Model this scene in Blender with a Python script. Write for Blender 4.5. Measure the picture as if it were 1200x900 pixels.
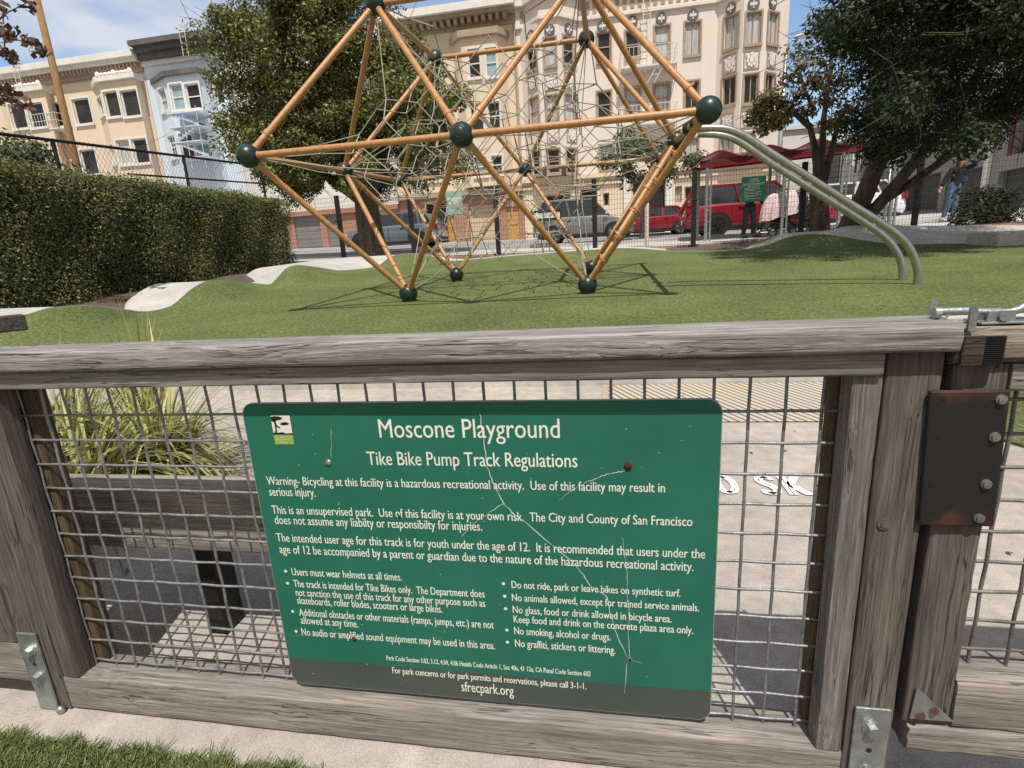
import bpy, bmesh, math, random
import numpy as np
from mathutils import Vector, Matrix
random.seed(7); RNG = np.random.default_rng(7)
C = bpy.context.scene
for o in list(bpy.data.objects): bpy.data.objects.remove(o)
COL = C.collection
# ------------------------------------------------------------------ camera
CAMZ = 0.91
FPX = 620.62                         # focal length in pixels of the 1200 x 900 photograph
MR = [[0.984737, 0.164322, -0.057376], [-0.015067, -0.247933, -0.96866], [-0.173397, 0.95474, -0.241672]]
cam_d = bpy.data.cameras.new('camera'); cam = bpy.data.objects.new('camera', cam_d); COL.objects.link(cam)
cam_d.sensor_width = 36.0; cam_d.lens = FPX / 1200 * 36.0
cam_d.clip_start = 0.02; cam_d.clip_end = 2000
r, u, b = MR[0], [-v for v in MR[1]], [-v for v in MR[2]]
cam.matrix_world = Matrix(((r[0], u[0], b[0], 0), (r[1], u[1], b[1], 0), (r[2], u[2], b[2], CAMZ), (0, 0, 0, 1)))
C.camera = cam
# ------------------------------------------------------------------ sky, sun, exposure
SUN_TO = Vector((0.14, -0.50, 1.0)).normalized()
EL = math.asin(SUN_TO.z); AZ = math.atan2(SUN_TO.x, SUN_TO.y)
w = bpy.data.worlds.new('World'); C.world = w; w.use_nodes = True
nt = w.node_tree; N = nt.nodes; Lk = nt.links; N.clear()
out = N.new('ShaderNodeOutputWorld'); bg = N.new('ShaderNodeBackground'); sky = N.new('ShaderNodeTexSky')
sky.sky_type = 'NISHITA'; sky.sun_disc = False; sky.sun_elevation = EL; sky.sun_rotation = AZ
sky.air_density = 1.0; sky.dust_density = 0.7; sky.ozone_density = 1.5
bg.inputs['Strength'].default_value = 0.15
tc = N.new('ShaderNodeTexCoord'); mp = N.new('ShaderNodeMapping'); mp.inputs['Scale'].default_value = (1.0, 1.0, 2.2)
n1 = N.new('ShaderNodeTexNoise'); n1.inputs['Scale'].default_value = 3.2; n1.inputs['Detail'].default_value = 5; n1.inputs['Roughness'].default_value = .5
cr = N.new('ShaderNodeValToRGB'); cr.color_ramp.elements[0].position = .44; cr.color_ramp.elements[1].position = .60
sx = N.new('ShaderNodeSeparateXYZ'); mr = N.new('ShaderNodeMapRange')
mr.inputs['From Min'].default_value = 0.62; mr.inputs['From Max'].default_value = -0.30; mr.inputs['To Min'].default_value = 0.0; mr.inputs['To Max'].default_value = 1.0
mm = N.new('ShaderNodeMath'); mm.operation = 'MULTIPLY'; mx = N.new('ShaderNodeMixRGB'); mx.inputs['Color2'].default_value = (4.5, 4.65, 5.0, 1)
Lk.new(tc.outputs['Generated'], mp.inputs['Vector']); Lk.new(mp.outputs['Vector'], n1.inputs['Vector']); Lk.new(n1.outputs['Fac'], cr.inputs['Fac'])
Lk.new(tc.outputs['Generated'], sx.inputs['Vector']); vy = N.new('ShaderNodeMath'); vy.operation = 'MULTIPLY_ADD'; vy.inputs[1].default_value = .75
Lk.new(sx.outputs['Y'], vy.inputs[0]); Lk.new(sx.outputs['X'], vy.inputs[2]); Lk.new(vy.outputs[0], mr.inputs['Value'])
Lk.new(cr.outputs['Color'], mm.inputs[0]); Lk.new(mr.outputs['Result'], mm.inputs[1])
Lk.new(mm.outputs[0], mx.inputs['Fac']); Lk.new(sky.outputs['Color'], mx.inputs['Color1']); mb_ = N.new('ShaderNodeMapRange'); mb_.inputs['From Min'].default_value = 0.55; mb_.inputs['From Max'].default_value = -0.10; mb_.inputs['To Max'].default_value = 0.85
mx2 = N.new('ShaderNodeMixRGB'); mx2.inputs['Color2'].default_value = (3.5, 3.3, 3.0, 1)      # pale fill added to the unseen sky overhead and behind, neutralising blue shadows
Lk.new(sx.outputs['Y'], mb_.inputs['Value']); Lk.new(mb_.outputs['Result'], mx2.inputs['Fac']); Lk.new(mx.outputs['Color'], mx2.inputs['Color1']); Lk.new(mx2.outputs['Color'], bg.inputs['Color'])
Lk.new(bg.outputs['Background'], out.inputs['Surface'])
sl = bpy.data.lights.new('sun', 'SUN'); sl.energy = 4.2; sl.angle = math.radians(0.5); sl.color = (1.0, .955, .885)
so = bpy.data.objects.new('sun', sl); COL.objects.link(so); so.rotation_euler = (-SUN_TO).to_track_quat('-Z', 'Y').to_euler()
C.view_settings.view_transform = 'Standard'; C.view_settings.look = 'None'; C.view_settings.gamma = 1; C.view_settings.exposure = 0.20
C.view_settings.use_curve_mapping = False
C.cycles.use_denoising = False; C.cycles.max_bounces = 6; C.cycles.transparent_max_bounces = 6

# ------------------------------------------------------------------ coordinates
def ray(px, py):
    a = ((px - 600) / FPX, (py - 450) / FPX, 1.0)
    return Vector([sum(MR[i][j] * a[i] for i in range(3)) for j in range(3)])
def at(px, py, Y):
    d = ray(px, py); d = d * (Y / d.y); return Vector((d.x, d.y, d.z + CAMZ))
def on_ground(px, py, z=0.):
    d = ray(px, py); d = d * ((z - CAMZ) / d.z); return Vector((d.x, d.y, z))
def lerp(a, b, t): return a + (b - a) * t
def sstep(x): x = max(0., min(1., x)); return x * x * (3 - 2 * x)

# ------------------------------------------------------------------ materials
def new_mat(name):
    m = bpy.data.materials.new(name); m.use_nodes = True
    return m, m.node_tree.nodes, m.node_tree.links, m.node_tree.nodes['Principled BSDF']
def vary(name, c1, c2, scale=8, rough=.8, bump=0., bscale=None, metal=0., detail=6, stretch=(1, 1, 1), spec=.4, pos=(.3, .7), coat=0., rand=0., bdist=.01):
    """two-tone noise surface with optional fine bump; coordinates are the object's own"""
    m, n, l, p = new_mat(name)
    t = n.new('ShaderNodeTexCoord'); mpn = n.new('ShaderNodeMapping'); mpn.inputs['Scale'].default_value = stretch
    no = n.new('ShaderNodeTexNoise'); no.inputs['Scale'].default_value = scale; no.inputs['Detail'].default_value = detail; no.inputs['Roughness'].default_value = .62
    c = n.new('ShaderNodeValToRGB'); c.color_ramp.elements[0].position, c.color_ramp.elements[1].position = pos
    c.color_ramp.elements[0].color = (*c1, 1); c.color_ramp.elements[1].color = (*c2, 1)
    l.new(t.outputs['Object'], mpn.inputs['Vector']); l.new(mpn.outputs['Vector'], no.inputs['Vector']); l.new(no.outputs['Fac'], c.inputs['Fac'])
    l.new(c.outputs['Color'], p.inputs['Base Color'])
    p.inputs['Roughness'].default_value = rough; p.inputs['Metallic'].default_value = metal
    p.inputs['Specular IOR Level'].default_value = spec; p.inputs['Coat Weight'].default_value = coat
    if bump:
        n2 = n.new('ShaderNodeTexNoise'); n2.inputs['Scale'].default_value = bscale or scale * 6; n2.inputs['Detail'].default_value = 4
        bp = n.new('ShaderNodeBump'); bp.inputs['Strength'].default_value = bump; bp.inputs['Distance'].default_value = bdist
        l.new(mpn.outputs['Vector'], n2.inputs['Vector']); l.new(n2.outputs['Fac'], bp.inputs['Height']); l.new(bp.outputs['Normal'], p.inputs['Normal'])
    return m
def wood(name, axis, cols, bump=.6, rough=.88, knots=.5):
    """dry weathered board: fine fibres along one object axis, open cracks and a few knots"""
    m, n, l, p = new_mat(name)
    def math_(op, a, b_=None, c=None):
        q = n.new('ShaderNodeMath'); q.operation = op
        for i, v in enumerate((a, b_, c)):
            if v is None: continue
            if isinstance(v, (int, float)): q.inputs[i].default_value = v
            else: l.new(v, q.inputs[i])
        return q.outputs[0]
    def rng(v, f0, f1, t0, t1):
        q = n.new('ShaderNodeMapRange'); l.new(v, q.inputs['Value'])
        for k, x in zip(('From Min', 'From Max', 'To Min', 'To Max'), (f0, f1, t0, t1)): q.inputs[k].default_value = x
        return q.outputs['Result']
    t = n.new('ShaderNodeTexCoord'); oi = n.new('ShaderNodeObjectInfo'); ad = n.new('ShaderNodeVectorMath'); ad.operation = 'ADD'; cb = n.new('ShaderNodeCombineXYZ')
    mu = math_('MULTIPLY', oi.outputs['Random'], 37.)
    for i in range(3): l.new(mu, cb.inputs[i])
    l.new(t.outputs['Object'], ad.inputs[0]); l.new(cb.outputs[0], ad.inputs[1])
    def sc(along, across):
        q = n.new('ShaderNodeMapping'); v = [across] * 3; v['xyz'.index(axis)] = along; q.inputs['Scale'].default_value = v; return q
    # knots bend the fibres around them
    mk = sc(3.2, 9.); l.new(ad.outputs[0], mk.inputs['Vector']); vo = n.new('ShaderNodeTexVoronoi'); vo.inputs['Scale'].default_value = 1.; l.new(mk.outputs['Vector'], vo.inputs['Vector'])
    kn = rng(vo.outputs['Distance'], .0, .34, 1., 0.)
    kn = math_('MULTIPLY', kn, knots)
    wp = n.new('ShaderNodeTexNoise'); wp.inputs['Scale'].default_value = 5.; wp.inputs['Detail'].default_value = 2; l.new(ad.outputs[0], wp.inputs['Vector'])
    ws = n.new('ShaderNodeVectorMath'); ws.operation = 'SCALE'; l.new(wp.outputs['Color'], ws.inputs[0]); l.new(math_('MULTIPLY_ADD', kn, .05, .012), ws.inputs['Scale'])
    a2 = n.new('ShaderNodeVectorMath'); a2.operation = 'ADD'; l.new(ad.outputs[0], a2.inputs[0]); l.new(ws.outputs[0], a2.inputs[1])
    def noise(along, across, det, ro=.6):
        q = sc(along, across); l.new(a2.outputs[0], q.inputs['Vector']); g = n.new('ShaderNodeTexNoise'); g.inputs['Scale'].default_value = 1.; g.inputs['Detail'].default_value = det; g.inputs['Roughness'].default_value = ro
        l.new(q.outputs['Vector'], g.inputs['Vector']); return g.outputs['Fac']
    fine = noise(11., 620., 4, .7); mid = noise(4., 210., 5, .6); crk = noise(2.4, 80., 3, .5); patch = noise(5., 22., 4, .55)
    ridge = math_('ABSOLUTE', math_('SUBTRACT', crk, .5)); crack = rng(ridge, .003, .018, 1., 0.); crack = math_('MULTIPLY', crack, rng(patch, .42, .62, 0., 1.))
    f = math_('ADD', math_('MULTIPLY', fine, .42), math_('MULTIPLY', mid, .58))
    c = n.new('ShaderNodeValToRGB'); e = c.color_ramp.elements; e[0].position = .34; e[0].color = (*cols[0], 1); e[1].position = .68; e[1].color = (*cols[2], 1); k = e.new(.5); k.color = (*cols[1], 1)
    l.new(f, c.inputs['Fac'])
    dk = math_('MULTIPLY', rng(patch, .3, .7, .74, 1.18), math_('SUBTRACT', 1., math_('MULTIPLY', crack, .8)))
    dk = math_('MULTIPLY', dk, rng(vo.outputs['Distance'], .0, .13, 1. - .55 * min(1, knots * 1.4), 1.))
    ml = n.new('ShaderNodeMixRGB'); ml.blend_type = 'MULTIPLY'; ml.inputs['Fac'].default_value = 1
    l.new(c.outputs['Color'], ml.inputs['Color1']); l.new(dk, ml.inputs['Color2']); l.new(ml.outputs['Color'], p.inputs['Base Color'])
    h = math_('SUBTRACT', f, math_('MULTIPLY', crack, .9))
    bp = n.new('ShaderNodeBump'); bp.inputs['Strength'].default_value = bump; bp.inputs['Distance'].default_value = .003
    l.new(h, bp.inputs['Height']); l.new(bp.outputs['Normal'], p.inputs['Normal'])
    p.inputs['Roughness'].default_value = rough; p.inputs['Specular IOR Level'].default_value = .2
    return m
def concrete(name, c1, c2, c3, spk=240., bump=.3):
    """mottled cast concrete with aggregate speckle, stains and hairline cracks"""
    m, n, l, p = new_mat(name); t = n.new('ShaderNodeTexCoord')
    def noise(s_, d, r_=.6):
        g = n.new('ShaderNodeTexNoise'); g.inputs['Scale'].default_value = s_; g.inputs['Detail'].default_value = d; g.inputs['Roughness'].default_value = r_; l.new(t.outputs['Object'], g.inputs['Vector']); return g.outputs['Fac']
    big, mid, sp = noise(1.6, 6, .65), noise(14, 6, .7), noise(spk, 3, .7)
    q = n.new('ShaderNodeMath'); q.operation = 'MULTIPLY_ADD'; q.inputs[1].default_value = .45; l.new(mid, q.inputs[0])
    q2 = n.new('ShaderNodeMath'); q2.operation = 'MULTIPLY'; q2.inputs[1].default_value = .55; l.new(sp, q2.inputs[0]); l.new(q2.outputs[0], q.inputs[2])
    c = n.new('ShaderNodeValToRGB'); e = c.color_ramp.elements; e[0].position = .36; e[0].color = (*c1, 1); e[1].position = .66; e[1].color = (*c3, 1); k = e.new(.5); k.color = (*c2, 1); l.new(q.outputs[0], c.inputs['Fac'])
    r_ = n.new('ShaderNodeMapRange'); l.new(big, r_.inputs['Value'])
    for k_, x in zip(('From Min', 'From Max', 'To Min', 'To Max'), (.32, .68, .80, 1.14)): r_.inputs[k_].default_value = x
    ml = n.new('ShaderNodeMixRGB'); ml.blend_type = 'MULTIPLY'; ml.inputs['Fac'].default_value = 1; l.new(c.outputs['Color'], ml.inputs['Color1']); l.new(r_.outputs['Result'], ml.inputs['Color2']); l.new(ml.outputs['Color'], p.inputs['Base Color'])
    bp = n.new('ShaderNodeBump'); bp.inputs['Strength'].default_value = bump; bp.inputs['Distance'].default_value = .004; l.new(q.outputs[0], bp.inputs['Height']); l.new(bp.outputs['Normal'], p.inputs['Normal'])
    p.inputs['Roughness'].default_value = .92; p.inputs['Specular IOR Level'].default_value = .25
    return m
def leafmat(name, cols, trans=.25, rough=.5, spec=.4):
    """leaves coloured by a random per-leaf attribute"""
    m, n, l, p = new_mat(name)
    a = n.new('ShaderNodeAttribute'); a.attribute_name = 'tint'
    c = n.new('ShaderNodeValToRGB'); e = c.color_ramp.elements
    e[0].position = 0; e[0].color = (*cols[0], 1); e[1].position = 1; e[1].color = (*cols[-1], 1)
    for i in range(1, len(cols) - 1):
        k = e.new(i / (len(cols) - 1)); k.color = (*cols[i], 1)
    l.new(a.outputs['Fac'], c.inputs['Fac']); l.new(c.outputs['Color'], p.inputs['Base Color'])
    p.inputs['Roughness'].default_value = rough; p.inputs['Specular IOR Level'].default_value = spec
    if trans:
        tr = n.new('ShaderNodeBsdfTranslucent'); l.new(c.outputs['Color'], tr.inputs['Color'])
        ms = n.new('ShaderNodeMixShader'); ms.inputs['Fac'].default_value = trans
        o_ = n['Material Output']; l.new(p.outputs[0], ms.inputs[1]); l.new(tr.outputs[0], ms.inputs[2]); l.new(ms.outputs[0], o_.inputs['Surface'])
    return m
def brickmat(name, c1, c2, mortar, scale=4., bw=.5, rh=.25):
    m, n, l, p = new_mat(name)
    t = n.new('ShaderNodeTexCoord'); mpn = n.new('ShaderNodeMapping'); mpn.inputs['Rotation'].default_value = (math.radians(90), 0, 0)
    bk = n.new('ShaderNodeTexBrick'); bk.inputs['Scale'].default_value = scale
    bk.inputs['Color1'].default_value = (*c1, 1); bk.inputs['Color2'].default_value = (*c2, 1); bk.inputs['Mortar'].default_value = (*mortar, 1)
    bk.inputs['Brick Width'].default_value = bw; bk.inputs['Row Height'].default_value = rh; bk.inputs['Mortar Size'].default_value = .02
    l.new(t.outputs['Object'], mpn.inputs['Vector']); l.new(mpn.outputs['Vector'], bk.inputs['Vector']); l.new(bk.outputs['Color'], p.inputs['Base Color'])
    p.inputs['Roughness'].default_value = .9
    return m
def plain(name, c, rough=.5, metal=0., spec=.5, coat=0.):
    return vary(name, tuple(v * .9 for v in c), tuple(min(1, v * 1.08) for v in c), scale=14, rough=rough, metal=metal, spec=spec, coat=coat)

GREYW = [(.07, .061, .055), (.160, .145, .132), (.30, .28, .26)]
CAPW = [(.105, .094, .087), (.255, .237, .224), (.47, .445, .422)]
BRNW = [(.055, .045, .038), (.116, .099, .085), (.198, .174, .152)]
M = {}
M['wood_x'] = wood('weathered_wood_x', 'x', GREYW); M['wood_z'] = wood('weathered_wood_z', 'z', BRNW)
M['wood_gz'] = wood('weathered_wood_gz', 'z', GREYW); M['cap_x'] = wood('cap_wood_x', 'x', CAPW, bump=.8); M['wood_y'] = wood('weathered_wood_y', 'y', BRNW)
M['sub_x'] = wood('sub_rail_wood', 'x', [(.13, .112, .096), (.25, .225, .20), (.38, .35, .315)], bump=.35)
M['bot_x'] = wood('bottom_rail_wood', 'x', [(.115, .099, .085), (.24, .215, .19), (.40, .368, .33)])
M['bench_x'] = wood('bench_wood', 'x', [(.14, .12, .10), (.29, .255, .22), (.45, .405, .35)])
M['back_z'] = wood('brown_back_wood', 'z', [(.05, .033, .016), (.10, .07, .04), (.16, .115, .07)])
M['galv'] = vary('galvanised_steel', (.26, .29, .29), (.47, .50, .49), scale=28, rough=.42, metal=.75, bump=.1, spec=.5)
M['wire'] = vary('galvanised_wire', (.16, .16, .165), (.35, .35, .355), scale=60, rough=.5, metal=.55, bump=.15, bscale=300)
M['wire_rust'] = vary('weathered_brown_wire', (.075, .05, .04), (.30, .28, .27), scale=9, rough=.6, metal=.4, bump=.2, bscale=300)
M['zinc'] = vary('dull_zinc_bolt', (.14, .135, .125), (.30, .29, .27), scale=60, rough=.55, metal=.6)
M['black_steel'] = vary('black_painted_steel', (.006, .006, .007), (.018, .017, .017), scale=9, rough=.55, bump=.05)
M['rust'] = vary('rusty_steel', (.035, .014, .008), (.11, .045, .024), scale=60, rough=.85, metal=.2, bump=.3)
M['plate'] = None
M['sign'] = vary('green_enamel', (.016, .124, .086), (.024, .152, .106), scale=5, rough=.36, spec=.4, detail=9, bump=.03, bscale=30)
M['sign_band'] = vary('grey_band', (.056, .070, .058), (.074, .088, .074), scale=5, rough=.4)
M['sign_edge'] = plain('sign_edge_metal', (.55, .58, .57), .4, .7)
M['letters'] = plain('cream_lettering', (.74, .75, .66), .5)
M['scratch'] = plain('scratch_pale', (.60, .66, .62), .6)
M['white_paint'] = vary('white_paint', (.45, .41, .36), (.76, .75, .72), scale=55, rough=.8, pos=(.30, .40), detail=8)
M['logo_green'] = plain('logo_green', (.30, .42, .08)); M['logo_black'] = plain('logo_black', (.01, .012, .01))
M['conc'] = concrete('plaza_concrete', (.26, .235, .205), (.385, .348, .305), (.51, .468, .42))
M['conc_lt'] = concrete('smooth_concrete', (.38, .36, .33), (.47, .45, .415), (.55, .53, .49), spk=90., bump=.2)
M['asph'] = vary('street_asphalt', (.22, .22, .225), (.30, .30, .30), scale=1.2, rough=.9, bump=.1, bscale=40)
M['walk'] = vary('sidewalk_concrete', (.40, .385, .36), (.52, .50, .47), scale=1.5, rough=.9)
M['mulch'] = vary('bark_mulch', (.09, .045, .025), (.36, .24, .16), scale=14, rough=.95, bump=.6, bscale=30, bdist=.03)
M['soil'] = vary('soil', (.07, .055, .04), (.13, .10, .075), scale=6, rough=.95)
M['orange'] = vary('orange_powder_coat', (.36, .175, .062), (.47, .242, .098), scale=26, rough=.45, spec=.5, bump=.08, pos=(.35, .6))
M['ball'] = vary('dark_green_ball', (.006, .020, .016), (.011, .031, .025), scale=22, rough=.36, spec=.5)
M['rope'] = vary('grey_rope', (.22, .205, .165), (.44, .415, .345), scale=70, rough=.85)
M['steel'] = vary('brushed_stainless', (.32, .32, .30), (.47, .47, .44), scale=20, rough=.33, metal=.9, stretch=(1, 1, .2))
M['bark'] = vary('tree_bark', (.035, .026, .02), (.15, .115, .085), scale=9, rough=.95, bump=.8, bscale=14, stretch=(1, 1, .25), bdist=.03)
M['bark_gy'] = vary('grey_bark', (.10, .085, .07), (.26, .23, .20), scale=9, rough=.95, bump=.6, bscale=14, stretch=(1, 1, .25), bdist=.02)
M['leaf_a'] = leafmat('olive_leaves', [(.045, .052, .014), (.135, .148, .040), (.33, .335, .10)], trans=.25)
M['leaf_dk'] = leafmat('dark_leaves', [(.011, .018, .007), (.026, .038, .014), (.070, .092, .038)], trans=.12, rough=.62, spec=.22)
M['leaf_h'] = leafmat('hedge_leaves', [(.035, .042, .012), (.105, .118, .033), (.25, .255, .085)], trans=.18)
M['leaf_b'] = leafmat('bush_leaves', [(.045, .06, .022), (.10, .125, .05), (.19, .21, .10)], trans=.2)
M['leaf_dry'] = leafmat('dry_leaves', [(.04, .02, .012), (.13, .062, .035), (.24, .14, .075)], trans=.2)
M['leaf_sp'] = leafmat('yellowing_leaves', [(.06, .06, .02), (.17, .15, .045), (.33, .22, .09)], trans=.25)
M['strap'] = leafmat('strap_leaves', [(.09, .10, .025), (.27, .27, .085), (.56, .53, .24)], trans=.25, rough=.4)
M['glass'] = vary('window_glass', (.012, .012, .012), (.05, .047, .044), scale=.9, rough=.12, spec=.35)
M['glass_cur'] = vary('curtained_glass', (.30, .30, .31), (.62, .62, .61), scale=2.5, rough=.2, stretch=(4, 1, .2), spec=.5)
M['glass_sky'] = vary('greenish_glass', (.22, .33, .36), (.36, .46, .50), scale=1.2, rough=.1, spec=.6)
M['cream'] = vary('cream_stucco', (.64, .515, .385), (.73, .60, .455), scale=1.1, stretch=(1, 1, .3), pos=(.2, .75), rough=.9, detail=8)
M['pink'] = vary('pale_pink_stucco', (.68, .592, .52), (.76, .67, .595), scale=1.1, stretch=(1, 1, .3), pos=(.2, .75), rough=.9, detail=8)
M['tan'] = vary('tan_trim', (.33, .25, .18), (.42, .32, .235), scale=2, rough=.85)
M['white'] = vary('white_trim', (.66, .63, .58), (.78, .75, .70), scale=2, rough=.7)
M['blue'] = vary('pale_blue_stucco', (.56, .65, .74), (.64, .72, .80), scale=1.1, stretch=(1, 1, .3), pos=(.2, .75), rough=.85, detail=8)
M['greycor'] = vary('grey_cornice', (.09, .082, .08), (.15, .14, .135), scale=1, rough=.8)
M['offwhite'] = vary('off_white_stucco', (.60, .57, .53), (.70, .67, .62), scale=.4, rough=.9)
M['greywall'] = vary('grey_siding', (.24, .235, .23), (.30, .295, .29), scale=.4, rough=.9)
M['garage'] = vary('grey_garage_door', (.16, .155, .15), (.22, .21, .205), scale=.8, rough=.7)
M['garage_dk'] = vary('dark_garage_door', (.055, .055, .06), (.085, .085, .09), scale=.8, rough=.7)
M['garage_cr'] = vary('cream_garage_door', (.48, .38, .26), (.56, .45, .32), scale=.8, rough=.7)
M['door_y'] = plain('yellow_wood_door', (.50, .27, .08), .6)
M['black'] = plain('black_matte', (.008, .008, .008), .7)
M['brick'] = brickmat('red_brick', (.30, .13, .085), (.38, .17, .11), (.36, .30, .26), 5.)
M['maroon'] = plain('maroon_trim', (.12, .012, .018), .6)
M['canopy'] = vary('red_canopy', (.13, .008, .014), (.22, .016, .024), scale=2, rough=.3, spec=.6)
M['poleW'] = wood('pole_wood', 'z', [(.16, .085, .038), (.34, .20, .095), (.47, .30, .16)], bump=.3)
M['tyre'] = plain('tyre_rubber', (.012, .012, .013), .8)
M['rim'] = plain('alloy_rim', (.45, .45, .46), .3, .8)
M['rim_dk'] = plain('dark_rim', (.04, .04, .045), .35, .5)
M['car_red'] = plain('red_car_paint', (.30, .012, .022), .25, .2, .6, .8)
M['car_grey'] = plain('silver_grey_car_paint', (.27, .265, .26), .3, .55, .6, .8)
M['car_blue'] = plain('slate_blue_car_paint', (.16, .20, .255), .3, .4, .6, .8)
M['car_white'] = plain('white_car_paint', (.74, .74, .75), .25, 0, .6, .8)
M['car_glass'] = plain('car_glass', (.02, .024, .026), .05, 0, .8)
M['car_trim'] = plain('car_black_trim', (.012, .012, .013), .5)
M['lamp_red'] = plain('tail_lamp', (.25, .01, .01), .2); M['lamp_clear'] = plain('head_lamp', (.6, .6, .6), .1)
M['pinkcloth'] = vary('pink_floral_blanket', (.60, .42, .42), (.82, .70, .69), scale=16, rough=.9, bump=.3, bscale=14, bdist=.03)
M['sign_far'] = vary('green_park_sign', (.05, .24, .15), (.07, .28, .18), scale=6, rough=.5)
M['sign_pale'] = vary('pale_green_sign', (.20, .34, .27), (.30, .44, .36), scale=6, rough=.5)
M['cloth_blk'] = vary('black_cloth', (.006, .006, .008), (.016, .016, .02), scale=18, rough=.9, bump=.3, bscale=20)
M['jeans'] = vary('blue_denim', (.04, .075, .14), (.11, .17, .26), scale=12, rough=.9)
M['skin'] = plain('skin', (.48, .27, .19), .55); M['hair'] = plain('dark_auburn_hair', (.045, .014, .008), .6)
M['shoe'] = plain('white_shoe', (.6, .6, .6), .6)

def plate_mat():
    m, n, l, p = new_mat('black_plate_with_rust')
    t = n.new('ShaderNodeTexCoord')
    no = n.new('ShaderNodeTexNoise'); no.inputs['Scale'].default_value = 16; no.inputs['Detail'].default_value = 7
    gr = n.new('ShaderNodeSeparateXYZ'); l.new(t.outputs['Generated'], gr.inputs[0])
    ab = n.new('ShaderNodeMath'); ab.operation = 'SUBTRACT'; ab.inputs[1].default_value = .5; l.new(gr.outputs['Z'], ab.inputs[0])
    a2 = n.new('ShaderNodeMath'); a2.operation = 'ABSOLUTE'; l.new(ab.outputs[0], a2.inputs[0])
    ad = n.new('ShaderNodeMath'); ad.operation = 'MULTIPLY_ADD'; ad.inputs[1].default_value = .75; l.new(a2.outputs[0], ad.inputs[0]); l.new(no.outputs['Fac'], ad.inputs[2])
    l.new(t.outputs['Object'], no.inputs['Vector'])
    c = n.new('ShaderNodeValToRGB'); e = c.color_ramp.elements
    e[0].position = .86; e[0].color = (.017, .015, .015, 1); e[1].position = 1.0; e[1].color = (.075, .030, .020, 1)
    k = e.new(.92); k.color = (.035, .018, .014, 1)
    l.new(ad.outputs[0], c.inputs['Fac']); l.new(c.outputs['Color'], p.inputs['Base Color']); p.inputs['Roughness'].default_value = .55; p.inputs['Metallic'].default_value = .2
    return m
M['plate'] = plate_mat()
def turf_mat():
    m, n, l, p = new_mat('synthetic_turf')
    t = n.new('ShaderNodeTexCoord')
    fine = n.new('ShaderNodeTexNoise'); fine.inputs['Scale'].default_value = 42; fine.inputs['Detail'].default_value = 7; fine.inputs['Roughness'].default_value = .85
    big = n.new('ShaderNodeTexNoise'); big.inputs['Scale'].default_value = 1.1; big.inputs['Detail'].default_value = 7
    l.new(t.outputs['Object'], fine.inputs['Vector']); l.new(t.outputs['Object'], big.inputs['Vector'])
    c = n.new('ShaderNodeValToRGB'); e = c.color_ramp.elements
    e[0].position = .36; e[0].color = (.038, .052, .016, 1); e[1].position = .66; e[1].color = (.29, .30, .115, 1)
    k = e.new(.5); k.color = (.112, .142, .048, 1)
    l.new(fine.outputs['Fac'], c.inputs['Fac'])
    pr = n.new('ShaderNodeMapRange'); pr.inputs['From Min'].default_value = .3; pr.inputs['From Max'].default_value = .7; pr.inputs['To Min'].default_value = .78; pr.inputs['To Max'].default_value = 1.17
    l.new(big.outputs['Fac'], pr.inputs['Value'])
    ml = n.new('ShaderNodeMixRGB'); ml.blend_type = 'MULTIPLY'; ml.inputs['Fac'].default_value = 1
    l.new(c.outputs['Color'], ml.inputs['Color1']); l.new(pr.outputs['Result'], ml.inputs['Color2']); l.new(ml.outputs['Color'], p.inputs['Base Color'])
    bp = n.new('ShaderNodeBump'); bp.inputs['Strength'].default_value = .7; bp.inputs['Distance'].default_value = .02
    l.new(fine.outputs['Fac'], bp.inputs['Height']); l.new(bp.outputs['Normal'], p.inputs['Normal'])
    p.inputs['Roughness'].default_value = .85; p.inputs['Specular IOR Level'].default_value = .2
    return m
M['turf'] = turf_mat()
M['blade'] = leafmat('turf_blades', [(.06, .085, .022), (.13, .165, .05), (.30, .31, .13)], trans=.25)
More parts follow.
